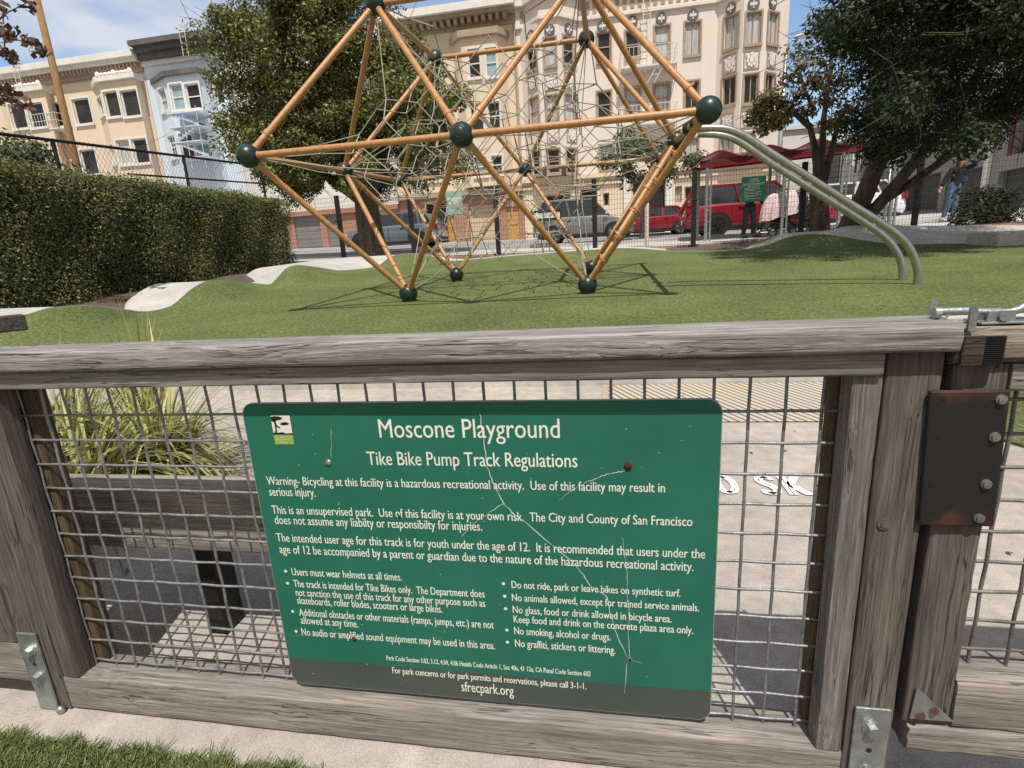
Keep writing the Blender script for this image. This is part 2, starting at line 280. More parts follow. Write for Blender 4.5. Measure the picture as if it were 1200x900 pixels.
def groove_mat():
    m, n, l, p = new_mat('grooved_concrete')
    t = n.new('ShaderNodeTexCoord'); mpn = n.new('ShaderNodeMapping'); mpn.inputs['Rotation'].default_value = (0, 0, math.radians(-24))
    wv = n.new('ShaderNodeTexWave'); wv.wave_type = 'BANDS'; wv.bands_direction = 'X'; wv.inputs['Scale'].default_value = 7.5; wv.inputs['Distortion'].default_value = .3
    l.new(t.outputs['Object'], mpn.inputs['Vector']); l.new(mpn.outputs['Vector'], wv.inputs['Vector'])
    no = n.new('ShaderNodeTexNoise'); no.inputs['Scale'].default_value = 2.6; no.inputs['Detail'].default_value = 5; l.new(t.outputs['Object'], no.inputs['Vector'])
    cy = n.new('ShaderNodeValToRGB'); cy.color_ramp.elements[0].position = .48; cy.color_ramp.elements[0].color = (.44, .395, .34, 1); cy.color_ramp.elements[1].position = .66; cy.color_ramp.elements[1].color = (.48, .40, .27, 1)
    l.new(no.outputs['Fac'], cy.inputs['Fac'])
    cg = n.new('ShaderNodeValToRGB'); cg.color_ramp.elements[0].position = .08; cg.color_ramp.elements[0].color = (.22, .21, .20, 1); cg.color_ramp.elements[1].position = .26; cg.color_ramp.elements[1].color = (1, 1, 1, 1)
    l.new(wv.outputs['Fac'], cg.inputs['Fac'])
    ml = n.new('ShaderNodeMixRGB'); ml.blend_type = 'MULTIPLY'; ml.inputs['Fac'].default_value = 1
    l.new(cy.outputs['Color'], ml.inputs['Color1']); l.new(cg.outputs['Color'], ml.inputs['Color2']); l.new(ml.outputs['Color'], p.inputs['Base Color'])
    bp = n.new('ShaderNodeBump'); bp.inputs['Strength'].default_value = .6; bp.inputs['Distance'].default_value = .01
    l.new(cg.outputs['Color'], bp.inputs['Height']); l.new(bp.outputs['Normal'], p.inputs['Normal']); p.inputs['Roughness'].default_value = .9
    return m
M['groove'] = groove_mat()

# ------------------------------------------------------------------ object helpers
def tag(o, label=None, cat=None, group=None, kind=None):
    if label: o['label'] = label
    if cat: o['category'] = cat
    if group: o['group'] = group
    if kind: o['kind'] = kind
    return o
def thing(name, loc, label, cat, group=None):
    o = bpy.data.objects.new(name, None); COL.objects.link(o); o.location = loc; o.empty_display_size = .1
    return tag(o, label, cat, group)
def world_of(o):
    v = Vector((0, 0, 0))
    while o is not None: v += o.location; o = o.parent
    return v
class MB:
    """collects shapes in world coordinates and links them as ONE mesh object"""
    def __init__(s): s.v = []; s.f = []; s.mi = []; s.cur = 0; s.tint = None
    def mat(s, i): s.cur = i; return s
    def add(s, vs, fs):
        k = len(s.v); s.v += [tuple(p) for p in vs]
        for f in fs: s.f.append([i + k for i in f]); s.mi.append(s.cur)
        return s
    def box(s, x0, x1, y0, y1, z0, z1):
        v = [(x0, y0, z0), (x1, y0, z0), (x1, y1, z0), (x0, y1, z0), (x0, y0, z1), (x1, y0, z1), (x1, y1, z1), (x0, y1, z1)]
        return s.add(v, [(0, 3, 2, 1), (4, 5, 6, 7), (0, 1, 5, 4), (1, 2, 6, 5), (2, 3, 7, 6), (3, 0, 4, 7)])
    def obox(s, c, ux, uy, uz, hx, hy, hz):
        c, ux, uy, uz = map(Vector, (c, ux, uy, uz)); v = []
        for dz in (-1, 1):
            for dx, dy in ((-1, -1), (1, -1), (1, 1), (-1, 1)): v.append(c + ux * hx * dx + uy * hy * dy + uz * hz * dz)
        return s.add(v, [(0, 3, 2, 1), (4, 5, 6, 7), (0, 1, 5, 4), (1, 2, 6, 5), (2, 3, 7, 6), (3, 0, 4, 7)])
    def bar(s, p, q, t1, t2=None, up=(0, 0, 1)):
        p, q = Vector(p), Vector(q); d = (q - p); L = d.length; d.normalize(); a = d.cross(Vector(up))
        if a.length < 1e-4: a = d.cross(Vector((1, 0, 0)))
        a.normalize(); b_ = a.cross(d)
        return s.obox((p + q) / 2, a, b_, d, t1 / 2, (t2 or t1) / 2, L / 2)
    def tube(s, pts, rad, n=8, caps=True):
        pts = [Vector(p) for p in pts]; m = len(pts)
        rr = rad if hasattr(rad, '__len__') else [rad] * m
        k = len(s.v); prev = None
        for i, p in enumerate(pts):
            d = (pts[min(i + 1, m - 1)] - pts[max(i - 1, 0)]).normalized()
            if prev is None:
                a = d.cross(Vector((0, 0, 1)));
                if a.length < 1e-3: a = d.cross(Vector((1, 0, 0)))
            else: a = prev - d * prev.dot(d)
            a.normalize(); prev = a; b_ = d.cross(a)
            for j in range(n):
                t = 2 * math.pi * j / n; s.v.append(tuple(p + (a * math.cos(t) + b_ * math.sin(t)) * rr[i]))
        for i in range(m - 1):
            for j in range(n):
                s.f.append([k + i * n + j, k + i * n + (j + 1) % n, k + (i + 1) * n + (j + 1) % n, k + (i + 1) * n + j]); s.mi.append(s.cur)
        if caps:
            s.f.append([k + j for j in range(n)][::-1]); s.f.append([k + (m - 1) * n + j for j in range(n)]); s.mi += [s.cur, s.cur]
        return s
    def sphere(s, c, rx, ry=None, rz=None, nu=16, nv=10):
        ry = ry or rx; rz = rz or rx; k = len(s.v); c = Vector(c)
        for i in range(nv + 1):
            ph = math.pi * i / nv
            for j in range(nu):
                t = 2 * math.pi * j / nu; s.v.append((c.x + rx * math.sin(ph) * math.cos(t), c.y + ry * math.sin(ph) * math.sin(t), c.z + rz * math.cos(ph)))
        for i in range(nv):
            for j in range(nu):
                s.f.append([k + i * nu + j, k + (i + 1) * nu + j, k + (i + 1) * nu + (j + 1) % nu, k + i * nu + (j + 1) % nu]); s.mi.append(s.cur)
        return s
    def grid(s, fn, nu, nv):
        k = len(s.v)
        for i in range(nu + 1):
            for j in range(nv + 1): s.v.append(tuple(fn(i / nu, j / nv)))
        for i in range(nu):
            for j in range(nv):
                a = k + i * (nv + 1) + j; s.f.append([a, a + nv + 1, a + nv + 2, a + 1]); s.mi.append(s.cur)
        return s
    def prism(s, poly, d):
        """flat polygon pushed along vector d"""
        poly = [Vector(p) for p in poly]; d = Vector(d); n = len(poly)
        return s.add(poly + [p + d for p in poly], [list(range(n))[::-1], list(range(n, 2 * n))] + [[i, (i + 1) % n, n + (i + 1) % n, n + i] for i in range(n)])
    def build(s, name, mats, parent=None, smooth=False, label=None, auto=None):
        off = world_of(parent) if parent else Vector((0, 0, 0))
        me = bpy.data.meshes.new(name)
        me.from_pydata([(x - off.x, y - off.y, z - off.z) for x, y, z in s.v], [], s.f)
        mats = mats if isinstance(mats, (list, tuple)) else [mats]
        for m in mats: me.materials.append(m)
        if len(mats) > 1: me.polygons.foreach_set('material_index', s.mi)
        if smooth: me.polygons.foreach_set('use_smooth', [True] * len(me.polygons))
        me.update()
        if auto: me.set_sharp_from_angle(angle=math.radians(auto))
        o = bpy.data.objects.new(name, me); COL.objects.link(o); o.parent = parent
        if label: o['label'] = label
        return o
def fixn(o):
    bm = bmesh.new(); bm.from_mesh(o.data); bmesh.ops.recalc_face_normals(bm, faces=bm.faces); bm.to_mesh(o.data); bm.free(); return o
def rough_line(pts, k, amp):
    out_ = []
    for a, b_ in zip(pts[:-1], pts[1:]):
        for i in range(k): t = i / k; out_.append((a[0] + (b_[0] - a[0]) * t + (random.gauss(0, amp) if i else 0), a[1] + (b_[1] - a[1]) * t + (random.gauss(0, amp) if i else 0)))
    return out_ + [pts[-1]]
def bevel(o, w_, seg=2):
    m = o.modifiers.new('bevel', 'BEVEL'); m.width = w_; m.segments = seg; m.limit_method = 'ANGLE'; return o
def raw_mesh(name, V, F, mat, parent=None, tint=None, smooth=False):
    """fast mesh from numpy arrays (quads), tint = per-face random value"""
    off = world_of(parent) if parent else Vector((0, 0, 0))
    V = np.asarray(V, dtype=np.float32) - np.array(off, dtype=np.float32); F = np.asarray(F, dtype=np.int32)
    me = bpy.data.meshes.new(name); me.vertices.add(len(V)); me.vertices.foreach_set('co', V.ravel())
    me.loops.add(F.size); me.loops.foreach_set('vertex_index', F.ravel()); me.polygons.add(len(F))
    me.polygons.foreach_set('loop_start', np.arange(0, F.size, F.shape[1], dtype=np.int32))
    me.update(calc_edges=True); me.materials.append(mat)
    if smooth: me.polygons.foreach_set('use_smooth', np.ones(len(F), dtype=bool))
    if tint is not None:
        a = me.attributes.new('tint', 'FLOAT', 'FACE'); a.data.foreach_set('value', np.asarray(tint, dtype=np.float32))
    o = bpy.data.objects.new(name, me); COL.objects.link(o); o.parent = parent
    return o
def leaves(P, size, up=.3, aspect=.5, droop=None, normals=None):
    """one folded-rhombus leaf (two quads' worth of outline in one quad) at every point"""
    n = len(P); s = size * RNG.uniform(.65, 1.3, (n, 1))
    d = RNG.normal(size=(n, 3)); d /= np.linalg.norm(d, axis=1, keepdims=True)
    nn = RNG.normal(size=(n, 3))
    if normals is not None: nn = nn * .75 + normals * 1.0
    nn[:, 2] += up
    e = np.cross(d, nn); e /= (np.linalg.norm(e, axis=1, keepdims=True) + 1e-9)
    d = np.cross(nn, e); d /= (np.linalg.norm(d, axis=1, keepdims=True) + 1e-9)
    V = np.stack([P - d * s, P + e * s * aspect - d * s * .15, P + d * s, P - e * s * aspect - d * s * .15], 1).reshape(-1, 3)
    F = np.arange(4 * n).reshape(n, 4)
    return V, F
def board(name, x0, x1, y0, y1, z0, z1, mat, parent, rag=.0014, bw=.004, seg=.025, label=None, rough_end=0):
    """weathered timber with slightly uneven faces and rounded arrises"""
    b_ = bmesh.new()
    dims = [x1 - x0, y1 - y0, z1 - z0]; ax = max(range(3), key=lambda i: dims[i])
    nL = max(4, min(80, int(dims[ax] / seg)))
    oth = [i for i in range(3) if i != ax]; lo = [x0, y0, z0]
    # ring with rounded corners
    a, c = dims[oth[0]], dims[oth[1]]; ring = []
    rr = min(bw, a * .3, c * .3)
    for cx, cy, t0 in ((a - rr, c - rr, 0), (rr, c - rr, 90), (rr, rr, 180), (a - rr, rr, 270)):
        for k in range(3): t = math.radians(t0 + 45 * k); ring.append((cx + rr * math.cos(t), cy + rr * math.sin(t)))
    # extra points along the faces
    full = []
    for i in range(len(ring)):
        p, q = ring[i], ring[(i + 1) % len(ring)]; full.append(p)
        L = math.hypot(q[0] - p[0], q[1] - p[1])
        if L > .012:
            k = max(2, min(6, int(L / .012)))
            for j in range(1, k): full.append((lerp(p[0], q[0], j / k), lerp(p[1], q[1], j / k)))
    m = len(full); ph = [random.uniform(0, 6.28) for _ in range(6)]; rows = []
    for i in range(nL + 1):
        t = i / nL; row = []
        for j, (p, q) in enumerate(full):
            s1 = rag * (.35 * math.sin(t * dims[ax] * 4 + ph[0]) + .22 * math.sin(t * dims[ax] * 19 + ph[1] + j) + random.uniform(-.4, .4))
            cx, cy = p - a / 2, q - c / 2; L = math.hypot(cx, cy) + 1e-6
            e = t * dims[ax]
            if i in (0, nL) and rough_end: e += random.uniform(-rough_end, rough_end)
            co = [0, 0, 0]; co[ax] = lo[ax] + e; co[oth[0]] = lo[oth[0]] + p + s1 * cx / L; co[oth[1]] = lo[oth[1]] + q + s1 * cy / L
            row.append(b_.verts.new(co))
        rows.append(row)
    for i in range(nL):
        for j in range(m): b_.faces.new((rows[i][j], rows[i][(j + 1) % m], rows[i + 1][(j + 1) % m], rows[i + 1][j]))
    b_.faces.new(rows[0][::-1]); b_.faces.new(rows[-1])
    bmesh.ops.recalc_face_normals(b_, faces=b_.faces)
    for f in b_.faces: f.smooth = len(f.verts) == 4
    me = bpy.data.meshes.new(name); off = world_of(parent) if parent else Vector()
    for v in b_.verts: v.co -= off
    b_.to_mesh(me); b_.free(); me.materials.append(mat); me.set_sharp_from_angle(angle=math.radians(50))
    o = bpy.data.objects.new(name, me); COL.objects.link(o); o.parent = parent
    if label: o['label'] = label
    return o
# ================================================================== GROUND
def left_rise(X, Y): return max(0., -(X + 3.5)) * min(.09, .06 + .011 * max(0, Y - 4.9)) if Y > 3 else 0.
def turf_z(X, Y):
    z = -.45 + .045 * (Y - 5.5) + left_rise(X, Y)
    return z + CAMZ
def street_z(X, Y): return -.12 + (Y - 13) * .03 + .02 * max(0., -X) + .028 * max(0., X - 6) + CAMZ
def ground_z(X, Y):
    if Y >= 13: return street_z(X, Y)
    a = -.12 + .02 * max(0., -X) + .028 * max(0., X - 6) + CAMZ
    lo = min(turf_z(X, min(Y, 12.9)) - .10, a)
    if Y < 4: return -.06
    return lerp(lo, a, sstep((Y - 11.8) / 1.2)) if Y > 4.6 else lerp(-.06, lo, sstep((Y - 4) / .6))
xs = sorted(set([-400, -200, -110] + [round(-60 + i * 1.0, 2) for i in range(121)] + [110, 200, 400])); ys = sorted(set([-300, -100, -30, -8, 0] + [round(1 + .5 * i, 2) for i in range(25)] + [13 + i for i in range(40)] + [60, 80, 120, 200, 500, 900]))
g = MB(); k = len(ys)
for x in xs:
    for y in ys: g.v.append((x, y, ground_z(max(-60, min(60, x)), min(y, 52))))
for i in range(len(xs) - 1):
    for j in range(k - 1): g.f.append([i * k + j, (i + 1) * k + j, (i + 1) * k + j + 1, i * k + j + 1]); g.mi.append(0)
tag(g.build('ground', M['soil'], smooth=True), kind='structure')
def sheet(name, x0, x1, y0, y1, lift, mat, nx=40, ny=4, zf=street_z):
    o = MB().grid(lambda a, b_: (lerp(x0, x1, a), lerp(y0, y1, b_), zf(lerp(x0, x1, a), lerp(y0, y1, b_)) + lift), nx, ny).build(name, mat, smooth=True)
    return tag(o, kind='structure')
sheet('sidewalk', -58, 58, 13.7, 17.6, .02, M['walk'], 116, 5)
sheet('road', -58, 58, 17.6, 31.0, .012, M['asph'], 116, 14)
sheet('far_sidewalk', -58, 58, 31.0, 36.2, .10, M['walk'], 116, 6)
kb = MB()
for i in range(116):
    for y, w_ in ((17.45, .15), (30.85, .15)):
        xa, xb = -58 + i, -57 + i; za, zb = street_z(xa, y), street_z(xb, y)
        k = len(kb.v); kb.v += [(xa, y, za - .1), (xa, y + w_, za - .1), (xa, y + w_, za + .13), (xa, y, za + .13), (xb, y, zb - .1), (xb, y + w_, zb - .1), (xb, y + w_, zb + .13), (xb, y, zb + .13)]
        for f in ((0, 4, 5, 1), (1, 5, 6, 2), (2, 6, 7, 3), (3, 7, 4, 0)): kb.f.append([k + q for q in f]); kb.mi.append(0)
tag(kb.build('kerb', M['walk']), kind='structure')
cw = MB()                                             # zebra crossing at the right, where the person walks
for i in range(9):
    y0 = 17.9 + i * 1.35
    cw.grid(lambda a, b_: (lerp(7.6, 17.5, a), y0 + .62 * b_, street_z(lerp(7.6, 17.5, a), y0 + .62 * b_) + .02), 8, 1)
tag(cw.build('crosswalk_marking', M['white_paint']), kind='structure')
# plaza in front of and behind the wooden fence
tag(MB().box(-9, 9, .691, 3.58, -.1, 0.).build('plaza', M['conc']), kind='structure')
tag(MB().grid(lambda a, b_: (lerp(.02, 3.6, a), lerp(2.72, 3.5, b_), .006), 4, 2).build('grooved_pavement', M['groove']), kind='structure')
tag(MB().box(-.02, .016, 2.72, 3.5, .001, .008).build('pavement_edging', M['tan']), kind='structure')
# stencilled words on the pavement
def text_mesh(s, size=1.0):
    cu = bpy.data.curves.new('t', 'FONT'); cu.body = s; cu.size = size; cu.resolution_u = 3
    o = bpy.data.objects.new('t', cu); COL.objects.link(o); bpy.context.view_layer.update()
    me = bpy.data.meshes.new_from_object(o.evaluated_get(bpy.context.evaluated_depsgraph_get()))
    bpy.data.objects.remove(o); bpy.data.curves.remove(cu)
    V = [v.co.copy() for v in me.vertices]; F = [list(p.vertices) for p in me.polygons]; bpy.data.meshes.remove(me)
    x0 = min(v.x for v in V); x1 = max(v.x for v in V)
    return V, F, x0, x1
def put_text(mb, s, p0, p1, up, cap, bold=0., n=Vector((0, -1, 0)), lift=0.):
    """lay string s with its baseline from p0 to p1, capitals cap metres tall along up"""
    V, F, x0, x1 = text_mesh(s); p0, p1 = Vector(p0), Vector(p1); up = Vector(up).normalized()
    sy = cap / .70
    mb.add([p0.lerp(p1, (v.x - x0) / (x1 - x0)) + up * v.y * sy + n * lift for v in V], F)
pt = MB()
q0, q1 = on_ground(846, 580), on_ground(956, 581); qt = on_ground(900, 559)
wl = (q1.x - q0.x) / 2.88; y0_ = (q0.y + q1.y) / 2; capl = qt.y - y0_
x_ = q0.x - wl * 1.12
for ch, wf in (('N', 1.), ('O', .92), (' ', .48), ('S', .80), ('K', .95), ('A', .95), ('T', .85), ('E', .8)):
    if ch != ' ':
        for ex in (-.009, -.0045, 0, .0045, .009): put_text(pt, ch, (x_ + ex + .01, y0_, .005 + abs(ex) * .01), (x_ + wl * wf * .86 + ex - .01, y0_, .005 + abs(ex) * .01), (0, 1, 0), capl, n=Vector((0, 0, 1)))
    x_ += wl * wf
tag(pt.build('pavement_lettering', M['white_paint']), kind='structure')
st = MB()                                             # stencil gaps in the paint: pavement-coloured bars across O and S
# turf strip on the near side of the fence
tag(MB().box(-6, -.47, -2.5, .690, -.05, .004).build('near_turf_base', M['turf']), kind='structure')
P = np.column_stack([RNG.uniform(-1.55, -.47, 46000), .692 - np.abs(RNG.uniform(0, .26, 46000)), np.full(46000, .004)])
P[:, 1] += .006 * np.sin(P[:, 0] * 40) + .004 * np.sin(P[:, 0] * 93)
n_ = len(P); hgt = RNG.uniform(.005, .014, n_); an = RNG.uniform(0, 6.28, n_); ln = RNG.normal(0, .011, (n_, 2)); wd = .0019
dx, dy = np.cos(an) * wd, np.sin(an) * wd
V = np.zeros((n_, 4, 3)); V[:, 0] = P; V[:, 1] = P; V[:, 0, 0] -= dx; V[:, 0, 1] -= dy; V[:, 1, 0] += dx; V[:, 1, 1] += dy
T = P.copy(); T[:, :2] += ln; T[:, 2] += hgt; V[:, 2] = T; V[:, 3] = T; V[:, 2, 0] += dx * .4; V[:, 3, 0] -= dx * .4
tag(raw_mesh('near_turf_blades', V.reshape(-1, 3), np.arange(4 * n_).reshape(n_, 4), M['blade'], tint=RNG.beta(2, 2.2, n_)), kind='stuff')
# pump track: inner and outer edges of the concrete ribbon
EDGE = [((-40, 373, 3.72), (-70, 366, 4.3)), ((5, 371, 3.82), (-2, 362.5, 4.5)), ((31, 369, 3.9), (30, 361.3, 4.7)), ((60, 361, 4.15), (62, 360.3, 4.85)), ((95, 358.5, 4.4), (95, 359.6, 5.15)),
        ((125, 360, 4.65), (125, 361.8, 5.5)), ((145, 362.5, 4.8), (141, 362.5, 5.75)), ((165, 365.5, 5.0), (150, 353, 5.9)), ((185, 363.5, 5.2), (163, 343, 6.1)), ((205, 356.5, 5.45), (178, 335, 6.3)),
        ((222, 341, 5.7), (195, 332.3, 6.5)), ((238, 331.5, 5.95), (222, 331, 6.9)), ((255, 328.5, 6.25), (250, 330, 7.5)), ((280, 330.5, 6.7), (270, 331.5, 8.2)), ((300, 332.5, 7.2), (283, 329.5, 8.7)),
        ((316, 333.5, 7.6), (291, 321, 8.95)), ((325, 326, 7.8), (302, 315, 9.3)), ((335, 315, 8.0), (322, 312, 10.0)), ((348, 311, 8.3), (345, 308.5, 10.9)), ((365, 312.5, 8.9), (372, 305.5, 11.7)),
        ((385, 315.5, 9.6), (400, 302.5, 12.2)), ((402, 317, 10.2), (425, 301, 12.5)), ((440, 312.5, 11.0), (455, 299.5, 12.7)), ((458, 301, 11.2), (480, 299.2, 12.8)), ((480, 297, 11.4), (505, 299.5, 12.8)),
        ((505, 300, 11.5), (530, 303, 12.8)), ((522, 306, 11.6), (550, 303, 12.8)), ((560, 303.5, 11.7), (575, 301.6, 12.7)), ((600, 300, 11.8), (610, 298.4, 12.6)), ((700, 292.5, 12.0), (700, 290.8, 12.9)),
        ((740, 291, 12.0), (745, 289.5, 12.9)), ((790, 294, 11.9), (790, 292.4, 12.8)), ((860, 293, 11.8), (855, 291.4, 12.7)), ((900, 287, 11.6), (893, 284, 12.4)), ((922, 278.5, 11.5), (915, 275, 12.3)),
        ((945, 274.5, 11.4), (945, 272, 12.2)), ((965, 275, 11.3), (968, 270.5, 12.0)), ((985, 281, 11.1), (990, 266, 12.2)), ((1005, 286, 10.9), (1015, 264, 12.4)), ((1050, 287.5, 10.6), (1060, 264.5, 12.4)),
        ((1110, 287, 10.2), (1120, 265, 12.3)), ((1170, 287, 9.9), (1180, 264.5, 12.2)), ((1250, 288, 9.6), (1260, 264, 12.0)), ((1400, 290, 9.2), (1400, 262, 11.8))]
def crom(p, t):
    n = len(p) - 1; i = min(int(t), n - 1); f = t - i
    a, b_, c, d = p[max(i - 1, 0)], p[i], p[i + 1], p[min(i + 2, n)]
    return .5 * ((2 * b_) + (c - a) * f + (2 * a - 5 * b_ + 4 * c - d) * f * f + (3 * b_ - a - 3 * c + d) * f ** 3)
Ein = [at(*e[0]) for e in EDGE]; Eou = [at(*e[1]) for e in EDGE]; nE = len(EDGE) - 1; SUB = 6
Ein = [crom(Ein, i / SUB) for i in range(nE * SUB + 1)]; Eou = [crom(Eou, i / SUB) for i in range(nE * SUB + 1)]
rb = MB(); nn = len(Ein)
for a, b_ in zip(Ein, Eou):
    rb.v += [tuple(a + Vector((0, 0, -.3))), tuple(a + Vector((0, 0, .006)))]
    for t in (.25, .5, .75): p = a.lerp(b_, t); rb.v.append((p.x, p.y, p.z + .006 - .02 * math.sin(math.pi * t)))
    rb.v += [tuple(b_ + Vector((0, 0, .006))), tuple(b_ + Vector((0, 0, -.5)))]
for i in range(nn - 1):
    for j in range(6): a = i * 7 + j; rb.f.append([a, a + 1, a + 8, a + 7]); rb.mi.append(0)
tag(fixn(rb.build('pump_track_path', M['conc_lt'], smooth=True, auto=60)), kind='structure')
ml = MB(); ei = [p for p in Eou if p.y > 11.6 and p.x < 16]
for i, p in enumerate(ei):
    for t in (0, .25, .5, .75, 1): y = lerp(p.y - .03, 13.72, t); ml.v.append((p.x, y, lerp(p.z - .004, street_z(p.x, 13.72) + .025, t) + (.03 * random.random() if 0 < t < 1 else 0)))
for i in range(len(ei) - 1):
    for j in range(4): a = i * 5 + j; ml.f.append([a, a + 5, a + 6, a + 1]); ml.mi.append(0)
tag(ml.build('mulch_verge', M['mulch'], smooth=True), kind='structure')
cum = [0.]
for i in range(1, nn): cum.append(cum[-1] + (Ein[i] - Ein[i - 1]).length)
def near_y(x): return 3.62 - .60 * sstep((-2.9 - x) / 1.0)
NT = 54; tf = MB()
for i, e in enumerate(Ein):
    s = cum[i] / cum[-1]; nx = -5.2 + 16.0 * s; ny = near_y(nx)
    Tz = turf_z(e.x, e.y)
    for j in range(NT + 1):
        t = j / NT; x, y = lerp(nx, e.x, t), lerp(ny, e.y, t); dist = math.hypot(x - e.x, y - e.y)
        tf.v.append((x, y, turf_z(x, y) + (e.z - Tz) * sstep(1 - dist / 1.5)))
for i in range(nn - 1):
    for j in range(NT): a = i * (NT + 1) + j; tf.f.append([a, a + NT + 1, a + NT + 2, a + 1]); tf.mi.append(0)
tag(tf.build('turf', M['turf'], smooth=True), kind='structure')
tag(MB().prism([(1.62, 3.3, .002), (1.55, 2.75, .002), (1.78, 2.2, .002), (2.1, 1.95, .002), (4, 1.8, .002), (4, 3.3, .002)], (0, 0, .012)).build('turf_corner', M['turf']), kind='structure')

rw = MB(); wx = [-5.3 + .18 * i for i in range(91)]
for x in wx: y = near_y(x); zt = turf_z(x, y) + .004; rw.v += [(x, y - .11, -.05), (x, y - .11, zt), (x, y + .01, zt), (x, y + .01, -.05)]
for i in range(90):
    for j in range(3): a = i * 4 + j; rw.f.append([a, a + 4, a + 5, a + 1]); rw.mi.append(0)
rw = rw.build('retaining_wall', M['conc_lt']); fixn(rw)
tag(rw, 'low concrete retaining wall holding the turf above the plaza', 'wall')

# small leaf litter blown over the turf and the plaza
LP = []; rg = np.random.default_rng(8)
for _ in range(170): x, y = rg.uniform(-4, 7), rg.uniform(3.8, 9.5); LP.append((x, y, turf_z(x, y) + .012))
for _ in range(60): x, y = rg.uniform(-2.5, 3), rg.uniform(.9, 3.3); LP.append((x, y, .006))
V, F = leaves(np.array(LP), .013, up=3.); tag(raw_mesh('leaf_litter', V, F, M['leaf_dry'], tint=rg.uniform(.3, 1, len(LP))), kind='stuff')
# ================================================================== WOODEN FENCE WITH WIRE MESH
def Z(v): return v + CAMZ
fence = thing('timber_fence', (-.4, .80, 0), 'weathered grey timber fence with flat cap rail and woven wire infill behind the green sign', 'fence')
board('cap_rail', -2.6, .446, .746, .830, Z(-.157), Z(-.119), M['cap_x'], fence, rag=.0013, bw=.007, rough_end=.003)
board('top_rail', -1.165, .3655, .7595, .806, Z(-.189), Z(-.1585), M['sub_x'], fence, rag=.0008, bw=.003)
board('top_rail', -1.165, .3655, .813, .851, Z(-.200), Z(-.1585), M['wood_x'], fence, rag=.0008)
board('bottom_rail', -1.150, .372, .767, .846, Z(-.906), Z(-.8235), M['bot_x'], fence, rag=.0016, bw=.005)
board('post', .3725, .4405, .766, .850, 0.004, Z(-.1585), M['wood_z'], fence, rag=.001)
board('post', -1.236, -1.152, .766, .850, 0.004, Z(-.1585), M['wood_z'], fence, rag=.001)
board('stile', .3325, .3705, .767, .806, Z(-.822), Z(-.1905), M['wood_gz'], fence, rag=.001, bw=.003)
board('stile', .331, .3705, .813, .849, Z(-.822), Z(-.2015), M['back_z'], fence, rag=.001, bw=.003)
board('stile', -1.150, -1.108, .767, .806, Z(-.822), Z(-.1905), M['wood_z'], fence, rag=.001, bw=.003)
board('stile', -1.150, -1.092, .813, .849, Z(-.822), Z(-.2015), M['back_z'], fence, rag=.001, bw=.003)
# next bay to the left
board('stile', -1.302, -1.238, .767, .806, Z(-.745), Z(-.1585), M['wood_z'], fence, rag=.001)
board('bottom_rail', -2.6, -1.239, .7675, .846, Z(-.845), Z(-.747), M['bot_x'], fence, rag=.0016)
board('top_rail', -2.6, -1.305, .767, .806, Z(-.189), Z(-.1585), M['sub_x'], fence, rag=.0008)
def wire_mesh(mb, x0, x1, z0, z1, xs_, zs_, y, rad=.0025, amp=.0010):
    for i, x in enumerate(xs_):
        n = int((z1 - z0) / .0127); wob = random.uniform(-.0006, .0006); ph = random.uniform(0, 6)
        mb.tube([(x + wob * math.sin(k * .06 + ph), y + amp * math.cos(math.pi * ((z0 + (z1 - z0) * k / n) - zs_[0]) / .0508 + math.pi * (i % 2)), z0 + (z1 - z0) * k / n) for k in range(n + 1)], rad, 7)
    for j, z in enumerate(zs_):
        n = int((x1 - x0) / .0127); wob = random.uniform(-.0006, .0006); ph = random.uniform(0, 6)
        mb.tube([(x0 + (x1 - x0) * k / n, y - amp * math.cos(math.pi * ((x0 + (x1 - x0) * k / n) - xs_[0]) / .0508 + math.pi * (j % 2)), z + wob * math.sin(k * .05 + ph)) for k in range(n + 1)], rad, 7)
wm = MB(); c0 = -1.10884
wire_mesh(wm, -1.136, .345, Z(-.833), Z(-.172), [c0 + .0508 * i for i in range(0, 29)], [Z(-.2528 - .0508 * j) for j in range(12)], .8095)
wm.build('wire_mesh', M['wire'], fence, smooth=True)
wm = MB(); wire_mesh(wm, -2.6, -1.26, Z(-.76), Z(-.172), [-1.33 - .0508 * i for i in range(25)], [Z(-.2528 - .0508 * j) for j in range(10)], .8095, rad=.0028)
wm.build('wire_mesh', M['wire'], fence, smooth=True)
def hexbolt(mb, c, r_, n=Vector((0, -1, 0)), h=.008):
    c = Vector(c); a = Vector((1, 0, 0)); b_ = Vector((0, 0, 1)); t0 = random.uniform(0, 1)
    ring = [c + (a * math.cos(t0 + k * math.pi / 3) + b_ * math.sin(t0 + k * math.pi / 3)) * r_ for k in range(6)]
    mb.prism([c + (a * math.cos(k * math.pi / 8) + b_ * math.sin(k * math.pi / 8)) * r_ * 1.35 for k in range(16)], n * .002)
    mb.prism([p + n * .002 for p in ring], n * h)
def bracket(x0, x1, ztop, nails):
    o = MB().box(x0, x1, .7595, .7645, .003, ztop).build('post_bracket', M['galv'], fence); bevel(o, .0015)
    for z in nails: b_ = MB(); hexbolt(b_, ((x0 + x1) / 2, .7595, z), .0105); fixn(b_.build('bracket_bolt', M['galv'], o))
    MB().tube([((x0 + x1) / 2, .7594, (nails[0] + nails[1]) / 2), ((x0 + x1) / 2, .7590, (nails[0] + nails[1]) / 2)], .0045, 12).build('bolt_hole', M['black'], o)
bracket(-1.226, -1.178, Z(-.714), (Z(-.757), Z(-.823)))
bracket(.382, .433, Z(-.727), (Z(-.765), Z(-.850)))
fixn(MB().sphere((-1.168, .757, .008), .009, .008, .010, 10, 6).build('anchor_nut', M['galv'], fence, smooth=True))
